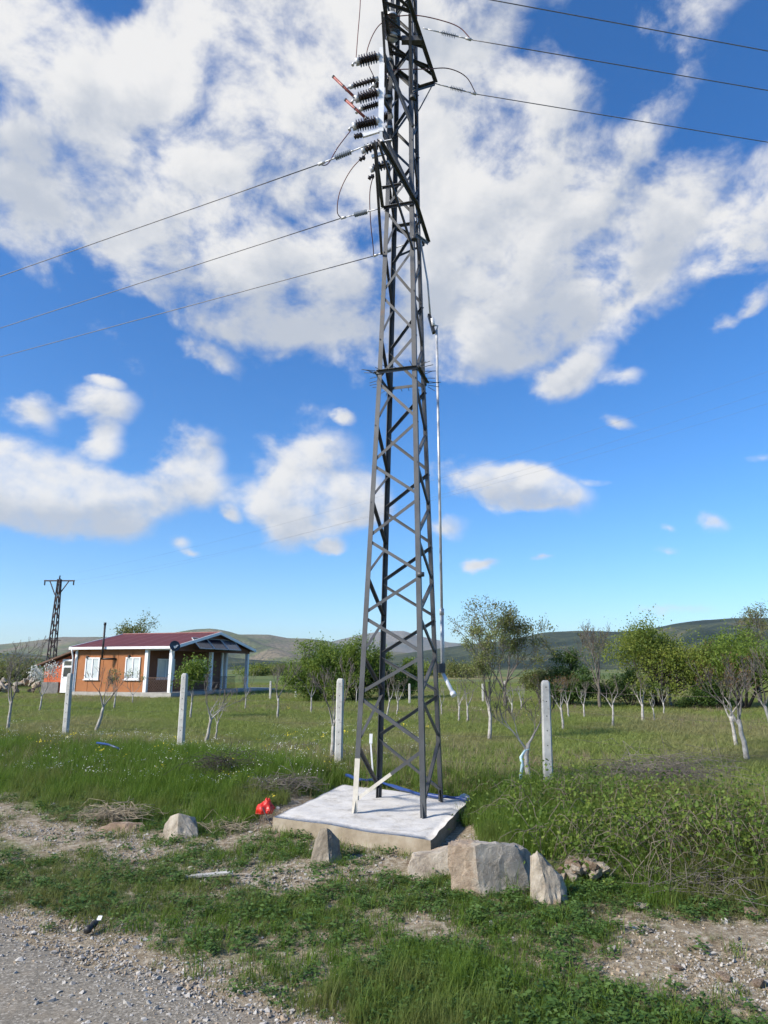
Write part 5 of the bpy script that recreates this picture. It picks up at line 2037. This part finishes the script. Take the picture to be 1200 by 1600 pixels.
dr = MB().box((-.83, -.07, .0), (-.02, -.004, 2.0)).build('door', m_trim, annex)
MB().box((-.70, -.078, .95), (-.15, -.0705, 1.50)).build('door_pane', m_dglass, dr)
MB().box((-.70, -.078, 1.62), (-.15, -.0705, 1.88)).build('door_pane', m_dglass, dr)
MB().tube([(-.75, -.09, .92), (-.75, -.12, .92), (-.65, -.12, .92)], .015, 6).build('handle', M['galv'], dr)

# pile of pale rubble at the far left
pl = atY(22, 1078, 46)
for i in range(34):
    o = link('rubble_block', SM[i % 8])
    s_ = random.uniform(.15, .42)
    dx = random.uniform(-2.2, 1.5)
    o.location = (pl.x + dx, pl.y + random.uniform(-.6, .8), gz + random.uniform(.05, max(.1, 1.0 - abs(dx) * .35)))
    o.scale = (s_, s_, s_)
    o.rotation_euler = (random.uniform(-1, 1), random.uniform(-1, 1), random.uniform(0, 6))
    tag(o, 'pale rubble block in the pile at the far left behind the blossom tree', 'stone', 'rubble pile left of the annex')

# ------------------------------------------------------------------ distant pylon and its lines
pf = atY(77, 1062, 66)
pz = float(T(pf.x, pf.y))
ptop = atY(93, 905, 66)
pyl = tag(empty('distant_pylon', (pf.x, pf.y, pz)), 'distant leaning lattice pylon with a T crossarm behind the annex', 'pylon')
m_pyl = mat('rusty_pylon_steel', [(.05, .035, .035), (.09, .06, .055)], 3, .6, .3)
hh = ptop.z - pz
lx = (ptop.x - pf.x) * .62


def pc(a, b_, z):
    w = np.interp(z, [0, hh], [.36, .12])
    return Vector((a * w + lx * z / hh, b_ * w, z))


for a, b_ in CORN:
    MB().bar(pc(a, b_, -.2), pc(a, b_, hh), .09, .09).build('leg', m_pyl, pyl)
nl = 13
for fct in range(4):
    A, B = CORN[fct], CORN[(fct + 1) % 4]
    for k in range(nl):
        z0_, z1_ = hh * k / nl, hh * (k + 1) / nl
        u, w = (A, B) if k % 2 == fct % 2 else (B, A)
        MB().bar(pc(*u, z0_), pc(*w, z1_), .05, .05).build('brace', m_pyl, pyl)
cx = lx * (hh - .2) / hh
MB().bar((cx - 1.45, 0, hh - .15), (cx + 1.45, 0, hh - .15), .14, .12).build('crossarm', m_pyl, pyl)
for s_ in (-1, 1):
    MB().bar((cx + s_ * .9, .02, hh - .2), (cx + s_ * .18 - .12, .02, hh - 1.5), .08, .08).build('crossarm_strut', m_pyl, pyl)
    MB().lathe((cx + s_ * 1.38, 0, hh - .2), (0, 0, -1), [(0, .04), (.08, .08), (.14, .05), (.2, .08), (.26, .05), (.32, .08), (.4, 0)], 8).build('insulator', M['porcelain'], pyl)
MB().lathe((cx, 0, hh), (0, 0, 1), [(0, .05), (.1, .09), (.2, .05), (.3, .08), (.4, 0)], 8).build('insulator', M['porcelain'], pyl)
for s_ in range(6):
    a = 6.28 * s_ / 6
    MB().tube([pc(0, 0, hh * .42), pc(0, 0, hh * .42) + Vector((math.cos(a) * .75, math.sin(a) * .75, .02))], .02, 4).build('spike', m_pyl, pyl)
for (ox, oz, (ex, ey), lab) in ((-1.38, -.6, (1260, 612), 'lowest faint far power line crossing behind the tower'), (0, .35, (1260, 560), 'highest faint far power line crossing behind the tower'), (1.38, -.6, (1260, 590), 'middle faint far power line crossing behind the tower')):
    st = Vector((pf.x + cx + ox, pf.y, pz + hh + oz))
    en = atY(ex, ey, 30)
    tag(MB().tube(arc(st, en, 1.0, 40), .0035, 4).build('far_power_line', M['wire']), lab, 'power line', 'far power lines')

# small pale far posts along the back of the orchard
FP = 'small pale posts at the back of the orchard'
for (bx, by, ty, lab) in [(462, 1092, 1064, 'small pale far post before the leftmost green tree'), (790, 1098, 1064, 'small pale far post left of the nearest fence post'),
                          (640, 1101, 1068, 'small pale far post seen between the right tower legs'), (755, 1098, 1068, 'small pale far post right of the operating rod handle'),
                          (422, 1094, 1064, 'small pale far post right of the porch terrace'), (1048, 1105, 1078, 'small pale far post under the gap right of the yellow green tree')]:
    f_ = G_(bx, by)
    r_ = fence_post(f_, f_.z + hgt(f_, ty), .10, lab, (0, 0), 0, 2)
    r_['group'] = FP

# ------------------------------------------------------------------ small things round the pad
m_blue = mat('blue_layflat_hose', [(.010, .032, .13), (.016, .05, .19)], 6, .4)
pts = [atZ(541, 1211, .42), atZ(560, 1218, .40), atZ(585, 1219, .38), atZ(600, 1224, .36), atZ(625, 1232, .345), atZ(655, 1240, .345), atZ(690, 1245, .345), atZ(718, 1247, .34), atZ(733, 1250, .33)]
mb = MB()
P = [Vector(p) for p in pts]
out = []
for i in range(len(P) - 1):
    for j in range(4):
        out.append(P[i].lerp(P[i + 1], j / 4) + Vector((0, .012 * math.sin(i * 2.1 + j), .004 * math.sin(j * 2 + i))))
out.append(P[-1])
mb.tube(out, [.024 + .006 * math.sin(i * .9) for i in range(len(out))], 10)
tag(mb.build('hose', m_blue), 'blue hose lying along the rear edge of the concrete pad', 'hose')
# second scrap of blue pipe in the left bank
mb = MB().tube([G_(150, 1178) + Vector((0, 0, .22)), G_(168, 1180) + Vector((0, 0, .21)), G_(186, 1184) + Vector((0, 0, .17))], .022, 8)
tag(mb.build('pipe', m_blue), 'short piece of blue pipe in the grass of the left bank', 'pipe')
# red bag
bm = bmesh.new()
bmesh.ops.create_icosphere(bm, subdivisions=4, radius=1)
from mathutils import noise as mn
for v_ in bm.verts:
    q = v_.co.copy()
    k = 1 + .28 * mn.noise(q * 1.9) + .16 * mn.noise(q * 4.5 + Vector((3, 1, 0))) + .05 * mn.noise(q * 11)
    taper = 1 - .55 * max(0, q.z) ** 1.2
    v_.co = Vector((q.x * .125 * k * taper + .02 * q.z, q.y * .09 * k * taper, max(-.05, q.z * .14 * k) + .05))
me = bpy.data.meshes.new('bag')
bm.to_mesh(me)
bm.free()
me.polygons.foreach_set('use_smooth', [True] * len(me.polygons))
o = link('bag', me, mat('red_plastic_film', [(.48, .018, .012), (.66, .035, .02)], 10, .35, 0, .5, 25, .02))
o.location = G_(413, 1284) + Vector((0, .05, .10))
tag(o, 'crumpled bright red plastic bag beside the left corner of the pad', 'bag')
a = o.location
tag(MB().tube([a + Vector((-.02, -.12, .10)), a + Vector((.06, -.2, -.02)), a + Vector((.17, -.3, -.14)), a + Vector((.24, -.42, -.22))], .009, 6).build('cable', M['black']), 'thin black cable hanging in front of the red bag', 'cable')
# plank
pk = G_(325, 1373)
o = MB().box((-.26, -.03, 0), (.26, .03, .02)).build('plank', mat('weathered_plank', [(.34, .33, .31), (.48, .47, .44)], 9, .85, 0, .3, 40))
o.location = pk + Vector((0, 0, .03))
o.rotation_euler = (R(4), R(-3), R(8))
tag(o, 'weathered pale plank lying on the stony track', 'plank')
# white stake behind the pad
sk = G_(585, 1222)
s0, s1 = Vector((.0, 0, -.1)), Vector((-.06, 0, .62))
r_ = tag(empty('stake', atY(584, 1215, 12.6)), 'thin white stake standing behind the pad inside the tower legs', 'stake')
MB().bar((0, 0, -.15), (-.06, 0, .62), .028, .02, (0, 1, 0)).build('shaft', m_trim, r_)
MB().bar((-.055, -.002, .56), (-.05, -.002, .72), .055, .03, (0, 1, 0)).build('head', m_trim, r_)
# light blue ribbon on the curved tree
rb = atY(822, 1170, 10.95)
pts = [rb + Vector((.06, 0, .0)), rb + Vector((-.02, -.04, -.02)), rb + Vector((-.09, -.05, -.10)), rb + Vector((-.08, -.06, -.22)), rb + Vector((-.11, -.06, -.40)), rb + Vector((-.135, -.06, -.56))]
wd = [.025, .035, .05, .045, .04, .05]
vs, fs = [], []
for i, (p, w) in enumerate(zip(pts, wd)):
    for y_ in (-.003, .003):
        vs += [p + Vector((-w / 2, y_, .01 * math.sin(i * 2))), p + Vector((w / 2, y_ + .012 * math.sin(i * 1.7), 0))]
for i in range(len(pts) - 1):
    k = i * 4
    fs += [(k, k + 1, k + 5, k + 4), (k + 2, k + 6, k + 7, k + 3), (k, k + 4, k + 6, k + 2), (k + 1, k + 3, k + 7, k + 5)]
tag(MB().add(vs, fs, True).build('ribbon', mat('pale_blue_plastic', [(.40, .58, .62), (.52, .68, .70)], 6, .4)), 'pale blue plastic ribbon tied to the curved orchard tree', 'ribbon')
# dark crushed bottle on the verge
bt = G_(145, 1458)
r_ = tag(empty('bottle', bt + Vector((0, 0, .03)), R(70)), 'crushed dark plastic bottle in the verge grass', 'bottle')
MB().lathe((-.08, 0, .01), (1, .15, .2), [(0, .001), (.0, .028), (.03, .034), (.07, .02), (.10, .03), (.13, .024), (.15, .012), (.17, .012), (.17, .001)], 10).build('body', M['black'], r_)
MB().bar((.06, .0, .05), (.10, .02, .07), .035, .006).build('label_strip', m_trim, r_)

# ------------------------------------------------------------------ brambles and brush
m_cane = mat('dry_cane', [(.10, .085, .055), (.20, .17, .125)], 8, .85)
m_deadw = mat('pale_dead_wood', [(.18, .15, .11), (.28, .245, .19)], 8, .85)
m_twig = mat('grey_brush_twigs', [(.10, .085, .07), (.19, .17, .145)], 8, .9)
m_straw = mat('dry_straw', [(.22, .18, .12), (.34, .29, .21)], 8, .9)
lf_brm = leaf_mat('bramble_leaves', (.07, .13, .022), (.13, .20, .036), (.19, .25, .045), 2.5, .45)


def bramble(seed, foot, w, d, h, label, n_leaf, n_cane):
    r = np.random.default_rng(seed)
    root = tag(empty('bramble_bush', foot), label, 'bush', 'bramble bushes on the right bank')
    mb, lb = MB(), LB()
    for _ in range(n_cane):
        a = r.uniform(0, 6.28)
        p0 = Vector((r.uniform(-w, w) * .5, r.uniform(-d, d) * .5, 0))
        dz = float(T(foot.x + p0.x, foot.y + p0.y)) - foot.z
        L = r.uniform(.5, 1.3) * h * 1.6
        dirv = Vector((math.cos(a), math.sin(a) * .6, 0))
        hh_ = h * r.uniform(.5, 1.15)
        path = [p0 + Vector((0, 0, dz - .05)) + dirv * (L * u) + Vector((0, 0, hh_ * math.sin(min(u * 1.15, 1) * math.pi * .8))) + Vector(r.normal(0, .02, 3)) for u in np.linspace(0, 1, 9)]
        mb.tube(path, list(np.linspace(.005, .002, 9)), 4, cap=False)
        leaves_at(r, path[2:], n_leaf * .75 / n_cane / 7, .14, .023, lb)
    mb.build('canes', m_cane, root)
    lb.build('leaves', lf_brm, root)
    return root


bramble(601, G_(960, 1330), 1.6, 1.0, .50, 'leafy bramble bush just right of the concrete pad and boulders', 3600, 60)
bramble(602, G_(1080, 1350), 1.6, 1.0, .54, 'bramble bush with arching bare canes in the middle of the right bank', 3000, 70)
bramble(603, G_(1190, 1340), 1.4, 1.0, .54, 'bramble bush at the right edge of the photo', 2800, 60)
bramble(604, G_(900, 1260), 1.6, .8, .42, 'low bramble bush at the foot of the nearest fence post', 2200, 45)


def brush(seed, foot, w, h, label, n, mtl, length=.5, flat=.35):
    r = np.random.default_rng(seed)
    mb = MB()
    for _ in range(n):
        p = Vector((r.normal(0, w * .32), r.normal(0, w * .22), abs(r.normal(0, h * .45))))
        d = Vector((r.normal(), r.normal() * .7, r.normal() * flat)).normalized()
        L = length * r.uniform(.4, 1.2)
        c = Vector(r.normal(0, .05, 3))
        mb.tube([p - d * L / 2, p + c, p + d * L / 2], [.004, .0035, .0015], 3, cap=False)
    o = mb.build('brush_pile', mtl)
    o.location = foot
    return tag(o, label, 'brush pile', 'dry brush piles')


brush(611, G_(345, 1215) + Vector((0, .1, .1)), .8, .25, 'dark tangled brush pile on the bank left of the pad', 260, m_bark_d)
brush(612, G_(440, 1238) + Vector((0, .1, .06)), .7, .16, 'grey dry brush pile beside the far left corner of the pad', 220, m_twig)
brush(613, G_(1055, 1240) + Vector((0, .1, .22)), 1.3, .28, 'grey brush pile on the meadow edge right of the nearest post', 280, m_twig, .7)
brush(614, G_(175, 1288) + Vector((0, .12, .08)), .7, .12, 'pale dry straw heap over the flat brown rock', 320, m_straw, .35, .2)
brush(615, G_(355, 1300) + Vector((0, .1, .02)), .6, .06, 'thin scatter of dry straw between the pointed rock and the red bag', 160, m_straw, .3, .1)
brush(616, G_(1130, 1395) + Vector((0, .1, .05)), 1.0, .12, 'thin dead twigs lying under the brambles at the lower right', 160, m_twig, .5, .2)
for i, (pts, lab) in enumerate([([(1010, 1300), (1030, 1284), (1062, 1290), (1090, 1330)], 'arched pale dead branch in the middle of the brambles'),
                                ([(1005, 1240), (1045, 1232), (1095, 1262), (1110, 1310)], 'long arched pale dead branch at the top of the brambles')]):
    f0 = G_(pts[0][0], pts[0][1])
    f0 = f0 + Vector((0, -.45, 0))
    f0 = Vector((atY(pts[0][0], pts[0][1], f0.y).x, f0.y, float(T(f0.x, f0.y))))
    P = [atY(x_, y_, f0.y - .04 * k) for k, (x_, y_) in enumerate(pts)]
    lo_z = P[0].z
    cable('dead_branch', [f0 + Vector((0, 0, -.05))] + P[1:], .007, 'wire', lab, 'branch', 'pale dead branches', 6).data.materials[0] = m_deadw

# ------------------------------------------------------------------ air
hz = MB().box((-9000, -900, -4), (9000, 10500, 520)).build('haze', None)
hz['kind'] = 'stuff'
mh = bpy.data.materials.new('thin_haze')
mh.use_nodes = True
nt = mh.node_tree
nt.nodes.clear()
vo = nt.nodes.new('ShaderNodeVolumePrincipled')
vo.inputs['Color'].default_value = (.74, .86, .98, 1)
vo.inputs['Density'].default_value = 0.00006
vo.inputs['Anisotropy'].default_value = 0.2
oo = nt.nodes.new('ShaderNodeOutputMaterial')
nt.links.new(vo.outputs[0], oo.inputs['Volume'])
hz.data.materials.append(mh)
scene.cycles.volume_bounces = 0
